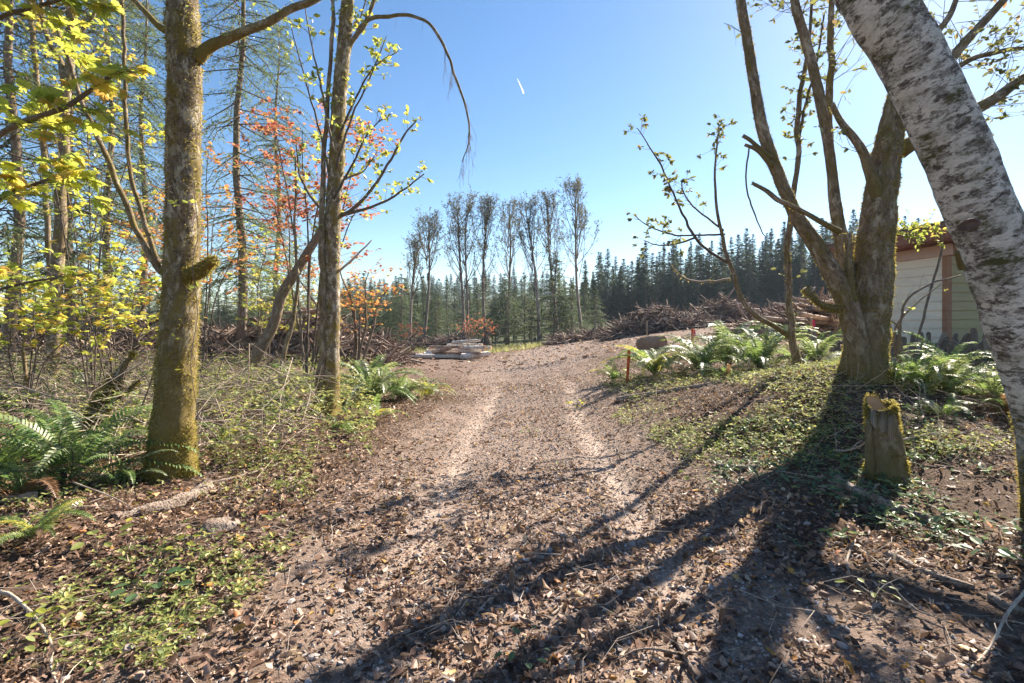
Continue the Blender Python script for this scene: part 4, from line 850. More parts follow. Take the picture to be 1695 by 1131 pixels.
fern('sword fern behind the big mossy alder among dead sticks', 345, 9.5, .7, 12, (fg, fg, fp), 13)
fern('fern half hidden in brush at the far left', 30, 8.4, .85, 16, (fg, fp, fg), 14)
fern('fern in brush right of the bare grey sapling', 120, 9.6, .8, 14, (fg, fp), 15)
fern('fern behind the mossy leaning stem', 215, 10.5, .9, 14, (fg, fg, fp), 16)
fern('leftmost green fern on the bank beside the orange stake', 1014, 10.5, .62, 13, (fg, fy, fg), 17)
fern('silvery sword fern just right of the orange stake', 1085, 10.4, 1.25, 20, (fp, fp, fg, fy), 18)
fern('silvery sword fern in the middle of the bank', 1160, 10.2, 1.3, 20, (fp, fp, fg), 19)
fern('sword fern on the bank behind the others near the second stake', 1205, 11.2, 1.45, 20, (fp, fp, fg), 20)
fern('silvery sword fern left of the slim sapling', 1258, 10.0, 1.35, 20, (fp, fp, fg), 21)
fern('sword fern right behind the slim sapling foot', 1352, 9.6, 1.15, 18, (fp, fg), 22)
fern('darker low fern in front of the silvery bank ferns', 1200, 9.0, .5, 12, (fg, fg, fdd), 23)
fern('big sunlit sword fern before the picket fence', 1572, 6.9, .95, 22, (fp, fg, fp), 24)
fern('sword fern with silvery fronds beside the leaning white tree', 1640, 6.6, .95, 20, (fp, fp, fg), 25)
fern('yellow-green fern lit by sun right of the mossy maple', 1530, 6.7, .7, 14, (fy, fg, fg), 26)
fern('shaded bluish fern at the foot of the mossy maple', 1492, 6.9, .65, 13, (fg, fg, fp), 27)
fern('dead brown fern beside the leaning white tree', 1668, 6.0, .6, 16, (fdd, fdd, fdd, fg), 28)
fern('low fern in sun patch below the big fence ferns', 1560, 5.9, .45, 10, (fp, fg), 29)

fern('bright green fern in the verge right of the big alder', 372, 6.4, .5, 11, (fg, fg, fy), 30)
fern('green fern in the verge before the slanting tree', 452, 8.0, .65, 13, (fg, fg, fp), 31)
fern('fern beneath the mossy leaning stem', 175, 6.1, .7, 14, (fg, fg, fp), 32)
fern('small green fern at the left edge below the rotten log', 60, 3.55, .42, 11, (fg, fg, fy), 33)
fern('fern low in the brush between mossy stem and big alder', 238, 7.2, .75, 14, (fg, fg, fp), 34)
fern('fern by dead sticks left of the pale alder foot', 470, 9.6, .7, 13, (fg, fp, fy), 35)
# ------------------------------------------------------------------ stump, rock, stakes
d = 4.65; b = G(1466, d, -.08); st = thing('cut_stump', 'mossy cut stump with a slanted orange top on the right bank', 'stump', tuple(b))
pp = spline(np.array([[0, 0, 0], [.0, 0, .2], [-.02, .0, .45], [-.06, -.02, .68], [-.075, -.03, .76]]), 8); rr = np.interp(np.linspace(0, 1, len(pp)), [0, .25, .6, 1], [.18, .14, .122, .112])
v, f, bk, nr = tube(pp, rr, 30, .16, 5, True, (.12, .5)); top = len(v) - 30
v[top:, 2] += 1.7 * (v[top:, 1] + .02) - .25 * (v[top:, 0] + .07) - .1; v[top - 30:top, 2] += 1.0 * (v[top - 30:top, 1] + .02) - .1
MB().add(v, f[:2], bark=bk).build('stump_body', M['maple'], st, attrs=True)
MB().add(np.vstack([v[top:] + np.array([0, 0, .002]), v[top:].mean(0) + np.array([0, 0, .006])]), [np.array([[i_, (i_ + 1) % 30, 30] for i_ in range(30)])]).build('cut_face', M['cut'], st)
class _T: pass
tt = Tree.__new__(Tree); tt.ms = MB(); tt.moss(v, nr, 18000, .022, 8); tt.ms.build('moss', M['moss'], st, smooth=False, kind='stuff')
side_ = np.array([[-.14, -.02, 0], [-.16, -.02, .3], [-.17, -.03, .62]]); v, f, bk, nr = tube(spline(side_, 5), np.linspace(.05, .025, 11), 8, .1, 3)
MB().add(v, f, bark=bk).build('splinter', M['maple'], st, attrs=True)

def rock(name, label, px, d, s, seed, mm='rock'):
    me = bpy.data.meshes.new(name); import bmesh
    bm = bmesh.new(); bmesh.ops.create_icosphere(bm, subdivisions=4, radius=1.0); v = np.array([q.co[:] for q in bm.verts])
    rg = np.random.default_rng(seed); v2 = v.copy()
    for nrm, cc in zip(np.vstack([unit(rg.normal(0, 1, (11, 3))), [[.1, -.1, 1]]]), list(rg.uniform(.62, .88, 11)) + [.5]):
        nrm = unit(nrm); e = v2 @ nrm - cc; v2 = v2 - np.maximum(e, 0)[:, None] * nrm
    v2 *= (1 + .05 * vnoise(v, 2.5, seed + 1) + .03 * vnoise(v, 7, seed + 2))[:, None]
    for q, c in zip(bm.verts, v2 * np.array(s)): q.co = c
    bm.to_mesh(me); bm.free(); me.materials.append(M[mm]); me.polygons.foreach_set('use_smooth', np.ones(len(me.polygons), bool))
    o = bpy.data.objects.new(name, me); COL.objects.link(o); o.location = G(px, d, s[2] * .45); o.rotation_euler = (0, .12, RS.uniform(0, 3)); return put(o, None, label, 'rock')
rock('boulder', 'flat-topped brown boulder beyond the ferns beside the dirt road', 1079, 16.8, (.5, .42, .42), 4)
rock('clod', 'dark clod of earth near the lower left edge of the track', 366, 3.72, (.13, .1, .075), 9, 'rot')

def flat_mat(name, c, rough=.6): 
    m, nt, out = mat(name); finish(nt, out, mix(nt, ramp(nt, noise(nt, obco(nt), 14), [(.35, 0.0), (.7, 1.0)]), tuple(x * .75 for x in c), c), rough, .3); return m
M['stake'] = flat_mat('orange_stake_paint', (.62, .13, .04)); M['pink'] = flat_mat('pink_flagging', (.85, .05, .16)); M['lath'] = flat_mat('bare_lath', (.5, .36, .22)); M['violet'] = flat_mat('violet_ribbon', (.3, .16, .6))
def stake(label, px, d, h, w, mm, tape=None, tilt=0.0):
    t = thing('survey_stake', label, 'stake', tuple(G(px, d, -.03)), .3, 'survey stakes'); b = MB()
    v = np.array([[-w / 2, -.01, 0], [w / 2, -.01, 0], [w / 2, .01, 0], [-w / 2, .01, 0], [-w / 2, -.01, h], [w / 2, -.01, h + .01], [w / 2, .01, h + .01], [-w / 2, .01, h]])
    b.add(v, np.array([[3, 2, 1, 0], [4, 5, 6, 7], [0, 1, 5, 4], [1, 2, 6, 5], [2, 3, 7, 6], [3, 0, 4, 7]])); b.build('lath', M[mm], t, smooth=False); t.rotation_euler = (tilt * .5, tilt, .3)
    if tape:
        for k in range(2):
            q = MB(); L = .28; s = np.linspace(0, 1, 8); x = w * .5 + .03 * np.sin(s * 5 + k) + .02 * s; y = -.014 - .02 * np.sin(s * 4 + k * 2); z = h - .05 - s * L
            V = np.concatenate([np.stack([x - .025, y, z], -1), np.stack([x + .025, y + .008, z], -1)]); i_ = np.arange(7); q.add(V, np.stack([i_, i_ + 8, i_ + 9, i_ + 1], -1)); q.build('ribbon', M[tape], t)
    return t
stake('short orange survey stake left of the silvery fern on the bank', 1038, 10.2, .66, .055, 'stake', None, .05)
stake('small red stake tip showing between ferns beyond the boulder', 1146, 14.0, .78, .06, 'stake', 'pink')
stake('survey stake with pink ribbon beside the mossy maple trunk', 1343, 11.6, .95, .06, 'lath', 'pink')
stake('thin stake with violet ribbon in front of the dark brush pile', 436, 19, .8, .06, 'lath', 'violet')
stake('thin white stake in front of the right slash pile', 1071, 25, 1.0, .05, 'lath')

# ------------------------------------------------------------------ slash piles and logs
def slash_pile(label, px, d, wpx, h, depth, n, seed, nlog=12, logdir=None, llen=2.2, sticks_up=0):
    b = G(px, d); r = np.random.default_rng(seed); t = thing('slash_pile', label, 'brush pile', tuple(b), 0, 'slash piles in the clearing'); hw = wpx / FPX * d / 2
    def top(x, y): return h * np.clip(1 - (x / hw) ** 2 - (y / depth) ** 2, 0, 1) ** .65 * (.75 + .45 * n2(x, y, .8, seed))
    u = np.linspace(-1, 1, 26); X, Y = np.meshgrid(u * hw, u * depth); Z = top(X, Y) * .72 + .06 * n2(X, Y, 3, seed + 1) + np.array([g1(b[0] + x, b[1] + y) for x, y in zip(X.ravel(), Y.ravel())]).reshape(X.shape) - b[2] - .05
    i = (np.arange(25)[:, None] * 26 + np.arange(25)[None]).ravel(); MB().add(np.stack([X, Y, Z], -1).reshape(-1, 3), np.stack([i, i + 1, i + 27, i + 26], -1)).build('soil_mound', M['brush'], t)
    x = r.uniform(-1, 1, n) * hw; y = r.uniform(-1, .5, n) * depth; z = top(x, y) * r.uniform(.35, 1.0, n) + .05
    gzv = gz(x + b[0], y + b[1]) - b[2]; c = np.stack([x, y, z + gzv], -1)
    dr = unit(np.stack([r.normal(0, 1, n), r.normal(0, .7, n), r.normal(0, .62, n)], -1)); L = r.uniform(.3, 1.6, n) ** 1.4; rad = r.uniform(.008, .05, n)
    A = c - dr * L[:, None] / 2; B = c + dr * L[:, None] / 2; A[:, 2] = np.maximum(A[:, 2], gzv); B[:, 2] = np.maximum(B[:, 2], gzv)
    v, q = sticks(A, B, rad, rad * .5, 4, bend=r.normal(0, .09, A.shape) * L[:, None]); mb = MB(); mb.add(v, q); mb.build('branches', M['brush'], t, kind='stuff')
    k5 = n // 5; v, q = sticks(A[:k5] + [0, -.06, .05], B[:k5] + [0, -.06, .08], rad[:k5] * .9, rad[:k5] * .4, 4); mb = MB(); mb.add(v, q); mb.build('pale_branches', M['pale_branch'], t, kind='stuff')
    nf = n * 2; pi = r.integers(0, n, nf); a = A[pi] + (B - A)[pi] * r.random((nf, 1)); e = a + unit(r.normal(0, 1, (nf, 3)) + np.array([0, 0, .5])) * r.uniform(.15, .6, (nf, 1)); e[:, 2] = np.maximum(e[:, 2], .02)
    v, q = sticks(a, e, .006, .002, 3); mb = MB(); mb.add(v, q); mb.build('twigs', M['brush'], t, kind='stuff')
    for k in range(nlog):
        x, y = r.uniform(-.85, .85) * hw, -depth * r.uniform(.25, .9); z = float(top(np.array([x]), np.array([y]))[0]) * r.uniform(.5, 1.05) + .12 + g1(b[0] + x, b[1] + y) - b[2]
        an = r.normal(0, .3) if logdir is None else logdir + r.normal(0, .12); l = llen * r.uniform(.5, 1.2); el = r.normal(0, .16) if k >= sticks_up else r.uniform(.6, 1.1) * r.choice([-1, 1])
        dv = np.array([math.cos(an) * math.cos(el), math.sin(an) * .7, math.sin(el)]); pth = spline(np.array([[x, y, z] - dv * l / 2, [x, y, z + r.normal(0, .05)], [x, y, z] + dv * l / 2]), 5); rd = r.uniform(.05, .12)
        v, f, bk, _ = tube(pth, np.linspace(rd, rd * .7, len(pth)), 8, .1, k); o = MB().add(v, f, bark=bk).build('log', M['slash_log'], t)
    return t
slash_pile('high dark slash pile of roots and branches behind the pale alder', 540, 23, 260, 2.6, 2.6, 1900, 1, 16)
slash_pile('reddish slash pile seen between the mossy alder and straight fir', 372, 22, 120, 1.7, 2.0, 800, 2, 8)
slash_pile('large slash pile with upended roots left of the slim sapling', 1082, 32.5, 165, 1.45, 2.6, 1500, 3, 18, None, 2.2, 4)
slash_pile('farther slash pile with pale logs at the foot of the plantation', 1196, 38, 110, 1.7, 2.5, 900, 4, 12, None, 2.6, 2)
slash_pile('slash pile of long pale poles beside the mossy maple', 1330, 20, 190, 1.3, 2.4, 900, 5, 34, .05, 3.0)
slash_pile('far slash heap at the right under the plantation', 1345, 33, 170, 2.1, 2.4, 900, 6, 8)
slash_pile('low slash windrow left of the large upended pile', 965, 36, 110, .45, 1.4, 400, 7, 6)
slash_pile('low slash heap deep in the wood at far left', 40, 19, 200, 1.5, 2.2, 800, 8, 8)
slash_pile('low slash heap behind the red shrubs at the clearing edge', 735, 46, 150, 1.4, 2.0, 700, 9, 6)
slash_pile('low brush heap between the forked trunk and big alder', 215, 17, 150, 1.2, 2.0, 800, 10, 8)

def log_obj(name, label, a, b, r0, r1, mm, group=None, cat='log', bend=0.0, n=12, rough=.08, seed=1, ends='cut', lift=None):
    a, b = np.asarray(a, float), np.asarray(b, float); sd = unit(np.cross(b - a, [0, 0, 1.0])); md = (a + b) / 2 + sd * bend
    pth = spline(np.array([a, a * .3 + md * .7, md * .7 + b * .3, b]), 6); o = pth[0].copy(); v, f, bk, _ = tube(pth, np.linspace(r0, r1, len(pth)), n, rough, seed)
    mb = MB(); mb.add(v - o, f[:1], bark=bk); ob = mb.build(name, M[mm]); ob.location = o; put(ob, None, label, cat, group)
    for k, s in ((0, v[:n]), (1, v[-n:])):
        e = MB(); e.add(np.vstack([s - o, s.mean(0) - o]), np.array([[(i_ + 1) % n, i_, n] if k == 0 else [i_, (i_ + 1) % n, n] for i_ in range(n)])); e.build('cut_end', M[ends], ob)
    return ob
# stack of white-barked logs beside the track
lb = G(745, 28.5); ax = unit(np.array([1.0, -.28, 0.02])); pr = np.array([-ax[1], ax[0], 0])
lay = [(-2.3, 1.9, -.85, .12, .12, 'pale log at the front bottom of the stack, sticking out farthest left'), (-1.5, 2.1, -.5, .14, .14, 'pale log second from the front in the bottom layer of the stack'), (-2.0, 1.6, -.1, .12, .13, 'pale log in the middle of the bottom layer of the stack'),
       (-1.3, 1.9, .3, .15, .15, 'pale log fourth from the front in the bottom layer'), (-1.8, 1.3, .7, .13, .13, 'pale log at the back of the bottom layer'), (-1.7, .6, -.65, .36, .1, 'pale log at the front of the second layer of the stack'), (-.7, 1.9, -.3, .4, .14, 'pale log second from the front in the second layer'),
       (-1.5, 1.5, .1, .4, .12, 'pale log third from the front in the second layer'), (-.6, 2.2, .45, .42, .13, 'pale log at the back of the second layer'), (-1.2, 1.0, -.45, .62, .09, 'thin pale log in front in the third layer of the stack'), (-.3, 2.0, .05, .68, .13, 'pale log at the back of the third layer'),
       (.3, 1.8, -.25, .9, .1, 'topmost pale log on the stack beside the track'), (1.2, 2.5, -1.0, .17, .18, 'short thick log at the right end of the stack with a brown cut end'), (-.4, 2.3, -.95, .3, .07, 'thin white pole slanting across the front of the stack'), (.7, 2.45, -.55, .55, .12, 'short pale log jutting out right above the thick log')]
for k, (a, b2, off, h, r0, lab) in enumerate(lay):
    r_ = random.Random(k + 20); yw = r_.gauss(0, .42); sg = r_.gauss(0, .1)
    A = lb + ax * a + pr * (off - yw) + np.array([0, 0, h - sg]); B = lb + ax * b2 + pr * (off + yw) + np.array([0, 0, h + sg + .06])
    A[2] += max(0, g1(A[0], A[1]) - lb[2]); B[2] += max(0, g1(B[0], B[1]) - lb[2]); log_obj('log', lab, A, B, r0, r0 * r_.uniform(.55, .9), 'white_log' if k % 4 != 1 else 'slash_log', 'logs stacked beside the track', bend=r_.uniform(-.2, .2), seed=k, rough=.18)
def ground_log(name, label, p, r0, r1, mm, group, cat='log', bend=.05, n=12, seed=1, lift=.6, ends='rot', rough=.12):
    a = G(p[0], p[1], r0 * lift); b = G(p[2], p[3], r1 * lift); return log_obj(name, label, a, b, r0, r1, mm, group, cat, bend, n, rough, seed, ends)
ground_log('fallen_log', 'broken pale rotten log at left below the big alder', (190, 3.95, 345, 4.82), .04, .065, 'rot', 'fallen logs', bend=.12, n=20, seed=3, lift=.15, rough=.38)
ground_log('fallen_log', 'grey rotten log lying below the cut stump', (1385, 4.45, 1540, 3.85), .055, .04, 'rot', 'fallen logs', bend=.08, n=20, seed=4, lift=.2, rough=.3)
ground_log('fallen_log', 'splintered brown stick-like log in the leaves at lower right', (1470, 3.25, 1612, 2.83), .025, .02, 'rot', 'fallen logs', seed=5)
ground_log('fallen_log', 'dark short log at the edge of the green ground cover', (1190, 5.2, 1255, 5.05), .035, .03, 'rot', 'fallen logs', seed=6)
ground_log('fallen_log', 'pale log lying left of the pale alder', (448, 8.9, 528, 8.7), .06, .05, 'rot', 'fallen logs', seed=7)
ground_log('fallen_log', 'weathered log half under the fern at the left edge', (-30, 4.2, 62, 4.35), .05, .04, 'dead', 'fallen logs', seed=8)
ground_log('fallen_log', 'long dark log behind ground cover on the right bank', (1020, 8.9, 1190, 8.6), .05, .035, 'rot', 'fallen logs', seed=9)
ground_log('fallen_log', 'rotten pole at the lower right corner', (1640, 2.75, 1700, 2.62), .022, .018, 'rot', 'fallen logs', seed=10)
def fallen_branch(label, pts, w, mm='dead', seed=1, forks=2, up=.02):
    q = np.array([G(px, d, up + (e[0] if e else 0)) for px, d, *e in pts]); sp = spline(q, 7); sp[:, 2] = np.maximum(sp[:, 2], gz(sp[:, 0], sp[:, 1]) + w * .5)
    t = thing('fallen_branch', label, 'branch', tuple(q[0]), 0, 'fallen branches'); r = np.random.default_rng(seed)
    v, f, bk, _ = tube(sp, np.linspace(w, w * .4, len(sp)) * (1 + .15 * np.sin(np.arange(len(sp)) * 1.7)), 7, .12, seed); MB().add(v, f, bark=bk).build('stem', M[mm], t, off=q[0]) if False else None
    mb = MB(); mb.add(v, f, bark=bk); mb.build('stem', M[mm], t, off=q[0])
    for k in range(forks):
        i_ = int(r.uniform(.3, .85) * len(sp)); dv = unit(sp[min(i_ + 1, len(sp) - 1)] - sp[i_ - 1] + r.normal(0, .05, 3)); sdv = np.cross(dv, [0, 0, 1.0]) * r.choice([-1, 1]); L = w * r.uniform(14, 30)
        e = sp[i_] + (dv * .7 + sdv * .7 + [0, 0, .15]) * L; e[2] = max(e[2], g1(e[0], e[1]) + .01); pth = spline(np.array([sp[i_], (sp[i_] + e) / 2 + r.normal(0, L * .06, 3) + [0, 0, .01], e]), 4); v, f, bk, _ = tube(pth, np.linspace(w * .5, w * .15, len(pth)), 5); mb = MB(); mb.add(v, f, bark=bk); mb.build('fork', M[mm], t, off=q[0])
    return t
fallen_branch('white bent branch in the lower left corner', [(0, 2.95), (22, 2.9), (60, 2.68), (85, 2.5), (84, 2.35), (100, 2.18)], .011, seed=1)
fallen_branch('pale branch leading down from the big alder to the rotten log', [(330, 4.85), (390, 5.15), (440, 5.5), (474, 5.8)], .018, seed=2, forks=1)
fallen_branch('pale crooked twig in the lower right corner', [(1705, 2.65, .1), (1668, 2.5, .06), (1640, 2.35), (1606, 2.2)], .009, seed=3, forks=1)
fallen_branch('long looping pale stick among leaves at lower right', [(1415, 3.5), (1402, 3.2), (1415, 2.95), (1450, 2.75), (1510, 2.62), (1580, 2.5)], .008, seed=4)
fallen_branch('curved thin stick right of the looping stick', [(1465, 3.1), (1490, 3.3), (1530, 3.25)], .006, seed=5, forks=1)
fallen_branch('straight pale stick beside the looping stick', [(1412, 3.45), (1445, 3.2), (1490, 2.9)], .006, seed=6, forks=1)
fallen_branch('pale stick lying on the track at lower middle', [(912, 2.72), (938, 2.85), (976, 3.02)], .006, seed=7, forks=1)
fallen_branch('dark knobbly branch in shade at the bottom', [(1118, 2.55), (1132, 2.4), (1152, 2.26)], .018, 'rot', 8, 2)
fallen_branch('thin pale stick on the left bank under ferns', [(30, 3.9), (110, 4.0), (180, 4.15)], .009, seed=9)
fallen_branch('grey stick crossing behind the fern fronds', [(120, 4.4, .1), (190, 4.2, .05), (240, 4.05)], .007, seed=10)
fallen_branch('white forked branch left of the cut stump', [(1380, 5.2, .05), (1404, 5.0, .12), (1430, 4.75, .25), (1448, 4.6, .45)], .012, seed=11)
fallen_branch('long grey stick lying right of the cut stump', [(1490, 5.1, .1), (1560, 5.4), (1650, 5.3, .05)], .009, seed=12)
fallen_branch('thin root-like stick running from the stump toward the log', [(1478, 4.6, .15), (1510, 4.35), (1545, 4.1)], .009, 'twig', 13, 1)
fallen_branch('pale arched branch at the left edge above the fern', [(-10, 6.4, .8), (60, 6.2, .65), (130, 6.1, .5), (210, 6.3, .62)], .01, seed=14)
fallen_branch('grey branch leaning against the big alder', [(205, 6.2), (225, 6.1, .3), (248, 5.8, .75), (258, 5.6, 1.1)], .013, 'twig', 15, 2)
fallen_branch('pale stick lying across litter right of big alder', [(330, 6.9), (420, 7.2, .05), (500, 7.9)], .013, seed=16)
fallen_branch('second pale stick behind the first right of big alder', [(320, 7.6, .1), (390, 7.9), (470, 8.6, .1)], .012, seed=17)

# ------------------------------------------------------------------ dead brush and twigs
def brush(name, label, n, pxr, dr_, hmax, Lr, rr, mm, seed, flat=.35):
    r = np.random.default_rng(seed); d_ = r.uniform(*dr_, n); x = (r.uniform(*pxr, n) - CX) / FPX * d_; z = gz(x, d_) + r.random(n) ** 2 * hmax + .02
    c = np.stack([x, d_, z], -1); dv = unit(np.stack([r.normal(0, 1, n), r.normal(0, .8, n), r.normal(0, flat, n)], -1)); L = r.uniform(*Lr, n); A = c - dv * L[:, None] / 2; B = c + dv * L[:, None] / 2
    A[:, 2] = np.maximum(A[:, 2], gz(A[:, 0], A[:, 1]) + .01); B[:, 2] = np.maximum(B[:, 2], gz(B[:, 0], B[:, 1]) + .01)
    ra = r.uniform(*rr, n); v, q = sticks(A, B, ra, ra * .4, 4, bend=r.normal(0, .1, A.shape) * L[:, None]); mb = MB(); mb.add(v, q)
    k = n * 3; i_ = r.integers(0, n, k); a = A[i_] + (B - A)[i_] * r.random((k, 1)); e = a + unit(dv[i_] * .6 + r.normal(0, .6, (k, 3))) * (L[i_] * r.uniform(.12, .4, k))[:, None]; e[:, 2] = np.maximum(e[:, 2], gz(e[:, 0], e[:, 1]) + .01)
    v, q = sticks(a, e, ra[i_] * .45, ra[i_] * .15, 3); mb.add(v, q); o = mb.build(name, M[mm], kind='stuff'); return put(o, None, label, 'brush')
brush('dead_brush', 'tangle of dead grey branches under the trees at left', 1000, (-150, 520), (5.6, 14), .65, (.4, 1.7), (.003, .01), 'dead', 1, .45)
brush('dark_brush', 'dark brown dead twigs in the undergrowth at left', 420, (-150, 460), (6.5, 17), 1.0, (.5, 1.8), (.004, .011), 'twig', 2, .7)
brush('twig_litter', 'fine pale twigs scattered over the leaf litter', 1500, (-250, 1950), (2.2, 11), .02, (.06, .5), (.0012, .004), 'dead', 3, .12)
brush('bank_twigs', 'fine dead stalks among the ferns on the right bank', 520, (980, 1720), (4.3, 11), .25, (.2, .8), (.002, .005), 'dead', 4, .8)

# ------------------------------------------------------------------ leaf litter, stones, ground cover
def field(n, d0, d1, spread=1.3, seed=1):
    r = np.random.default_rng(seed); d_ = r.uniform(d0, d1, n); x = d_ * r.uniform(-spread, spread, n); return r, x, d_
def lay_leaves(name, label, n, d0, d1, size, seed, keep_fn, lift=.004, spread=1.3, DRY=DRY):
    r, x, y = field(n, d0, d1, spread, seed); k = r.random(n) < keep_fn(x, y); x, y = x[k], y[k]; mb = MB(); which = r.integers(0, len(DRY), len(x)); z = gz(x, y)
    for j in range(len(DRY)):
        s = which == j; c = s.sum(); p = np.stack([x[s], y[s], z[s] + lift + r.random(c) * .012], -1)
        R = eul(r.uniform(0, 6.28, c), r.normal(0, .3, c), r.normal(0, .38, c) + np.where(r.random(c) < .4, np.pi, 0)); sc = size * np.clip(np.exp(r.normal(0, .45, c)), .35, 2.4)
        p[:, 2] += np.where(R[:, 2, 2] < 0, sc * .18, 0); v, f = scatter(DRY[j], p, R, sc); mb.add(v, f)
    o = mb.build(name, M['litter'], kind='stuff'); return put(o, None, label, 'leaves')
def keep(x, y):
    ra = np.abs(road_off(x, y)); rut = np.exp(-((ra - .82) / .21) ** 2) * smooth(2.8, 4.4, y) * (1 - smooth(11, 13, y)); on = 1 - smooth(1.5, 2.6, ra)
    far = smooth(11, 18, y); patch = .6 + .7 * n2(x, y, .8, 21) + .5 * n2(x, y, 2.3, 22)
    return np.clip((1 - .93 * rut) * (1 - .6 * on * smooth(3.2, 5.5, y)) * (1 - .8 * far) * np.clip(patch, .1, 1), 0, 1)
lay_leaves('leaf_litter', 'curled brown dead leaves carpeting the ground', 190000, 1.3, 20, .036, 31, keep)
lay_leaves('leaf_crumbs', 'small broken brown leaf bits on the track and banks', 112000, 1.3, 18, .032, 32, lambda x, y: np.clip(keep(x, y) + .25, 0, 1), DRY=CRUMB)
lay_leaves('far_litter', 'dead leaves and chips over the far clearing', 16000, 18, 44, .12, 33, lambda x, y: .45 + .4 * n2(x, y, .6, 4), spread=.9, DRY=CRUMB)
lay_leaves('side_litter', 'dead leaves beside and behind the viewpoint', 4000, .3, 2.0, .06, 34, lambda x, y: np.ones_like(x), spread=3.0)
# the largest leaves and stones lie as single pieces on the ground
dm = []
for j in range(len(DRY)):
    mb = MB(); mb.add(*DRY[j]); dm.append(mb.mesh('dry_leaf', M['litter'], smooth=False))
rr_ = random.Random(5)
for k in range(110):
    d_ = rr_.uniform(2.15, 4.6); px = rr_.uniform(0, 1695); x = (px - CX) / FPX * d_; s = rr_.uniform(.045, .075)
    o = bpy.data.objects.new('dry_leaf', dm[rr_.randrange(len(DRY))]); COL.objects.link(o); o.parent = ground; o.location = (x, d_, g1(x, d_) + .018); o.rotation_euler = (rr_.gauss(0, .3), rr_.gauss(0, .4), rr_.uniform(0, 6.28)); o.scale = (s, s, s)
def lay_stones(n, d0, d1, s0, s1, half, seed):
    r = np.random.default_rng(seed); y = d0 + (d1 - d0) * r.random(n) ** 1.3; cx_ = np.interp(y, _roadS[:, 1], _roadS[:, 0]); x = cx_ + r.normal(0, half, n); z = gz(x, y); mb = MB(); w = r.integers(0, 6, n)
    for j in range(6):
        s = w == j; c = s.sum(); sc = r.uniform(s0, s1, c) ** 1.0 * (.6 + .6 * r.random(c)); p = np.stack([x[s], y[s], z[s] + sc * .25], -1); v, f = scatter(OCT[j], p, eul(r.uniform(0, 6.28, c), r.normal(0, .25, c), r.normal(0, .25, c)), sc); mb.add(v, f)
    return mb
o = lay_stones(26000, 1.5, 20, .005, .019, 1.0, 41).build('gravel', M['stone'], smooth=False, kind='stuff'); put(o, None, 'small grey gravel pressed into the track', 'gravel')
o = lay_stones(4000, 18, 42, .015, .04, 1.7, 42).build('far_gravel', M['stone'], smooth=False, kind='stuff'); put(o, None, 'gravel on the far bend of the track', 'gravel')
pm = []
for j in range(6):
    mb = MB(); mb.add(*PEB[j]); pm.append(mb.mesh('stone', M['stone'], smooth=False))
for k in range(150):
    d_ = rr_.uniform(2.15, 5); x = rr_.gauss(.25, .9); s = rr_.uniform(.018, .036)
    o = bpy.data.objects.new('stone', pm[k % 6]); COL.objects.link(o); o.parent = ground; o.location = (x, d_, g1(x, d_) + s * .25); o.rotation_euler = (rr_.gauss(0, .2), rr_.gauss(0, .2), rr_.uniform(0, 6.28)); o.scale = (s, s, s * .8)

def herbs(name, label, n, pxr, dr_, size, mm, seed, thr, cover=None, hmax=.1, tpl=HERB, tri=True):
    r = np.random.default_rng(seed); y = r.uniform(*dr_, n); x = (r.uniform(*pxr, n) - CX) / FPX * y
    k = (n2(x, y, 1.0, seed) + .5 * n2(x, y, 3.1, seed + 1) + .2 * r.normal(0, 1, n) > thr) & (np.abs(road_off(x, y)) > 1.55 + .4 * n2(x, y, .9, 8))
    x, y = x[k], y[k]; n = len(x); z = gz(x, y) + r.random(n) ** 1.5 * hmax; q = 3 if tri else 1; yaw = np.repeat(r.uniform(0, 6.28, n), q) + np.tile(np.array([0, 1.9, -1.9])[:q], n) + r.normal(0, .2, n * q)
    p = np.repeat(np.stack([x, y, z], -1), q, 0); s = np.repeat(size * r.uniform(.5, 1.4, n), q); R = eul(yaw, r.normal(.1, .35, n * q), r.normal(0, .35, n * q)); v, f = scatter(tpl, p, R, s)
    mb = MB(); mb.add(v, f); return put(mb.build(name, M[mm], smooth=False, kind='stuff'), None, label, 'ground cover')
herbs('ground_cover', 'small sunlit leaves of trailing plants on the right bank', 26000, (985, 1750), (4.9, 10.5), .035, 'herb', 51, -.1)
herbs('shade_cover', 'trailing green leaves in the shade at the right', 2600, (1180, 1800), (3.4, 6.2), .05, 'herb_dark', 52, .12)
herbs('left_cover', 'trailing green leaves on the litter at lower left', 7500, (-200, 520), (2.3, 6.0), .032, 'herb', 53, .04)
herbs('wood_cover', 'green undergrowth leaves under the trees at left', 16000, (-250, 620), (5.6, 16), .06, 'herb', 54, -.08, hmax=.7)
herbs('track_sprigs', 'sparse green sprigs at the edges of the track', 700, (350, 1250), (2.6, 9), .04, 'herb', 55, .55)
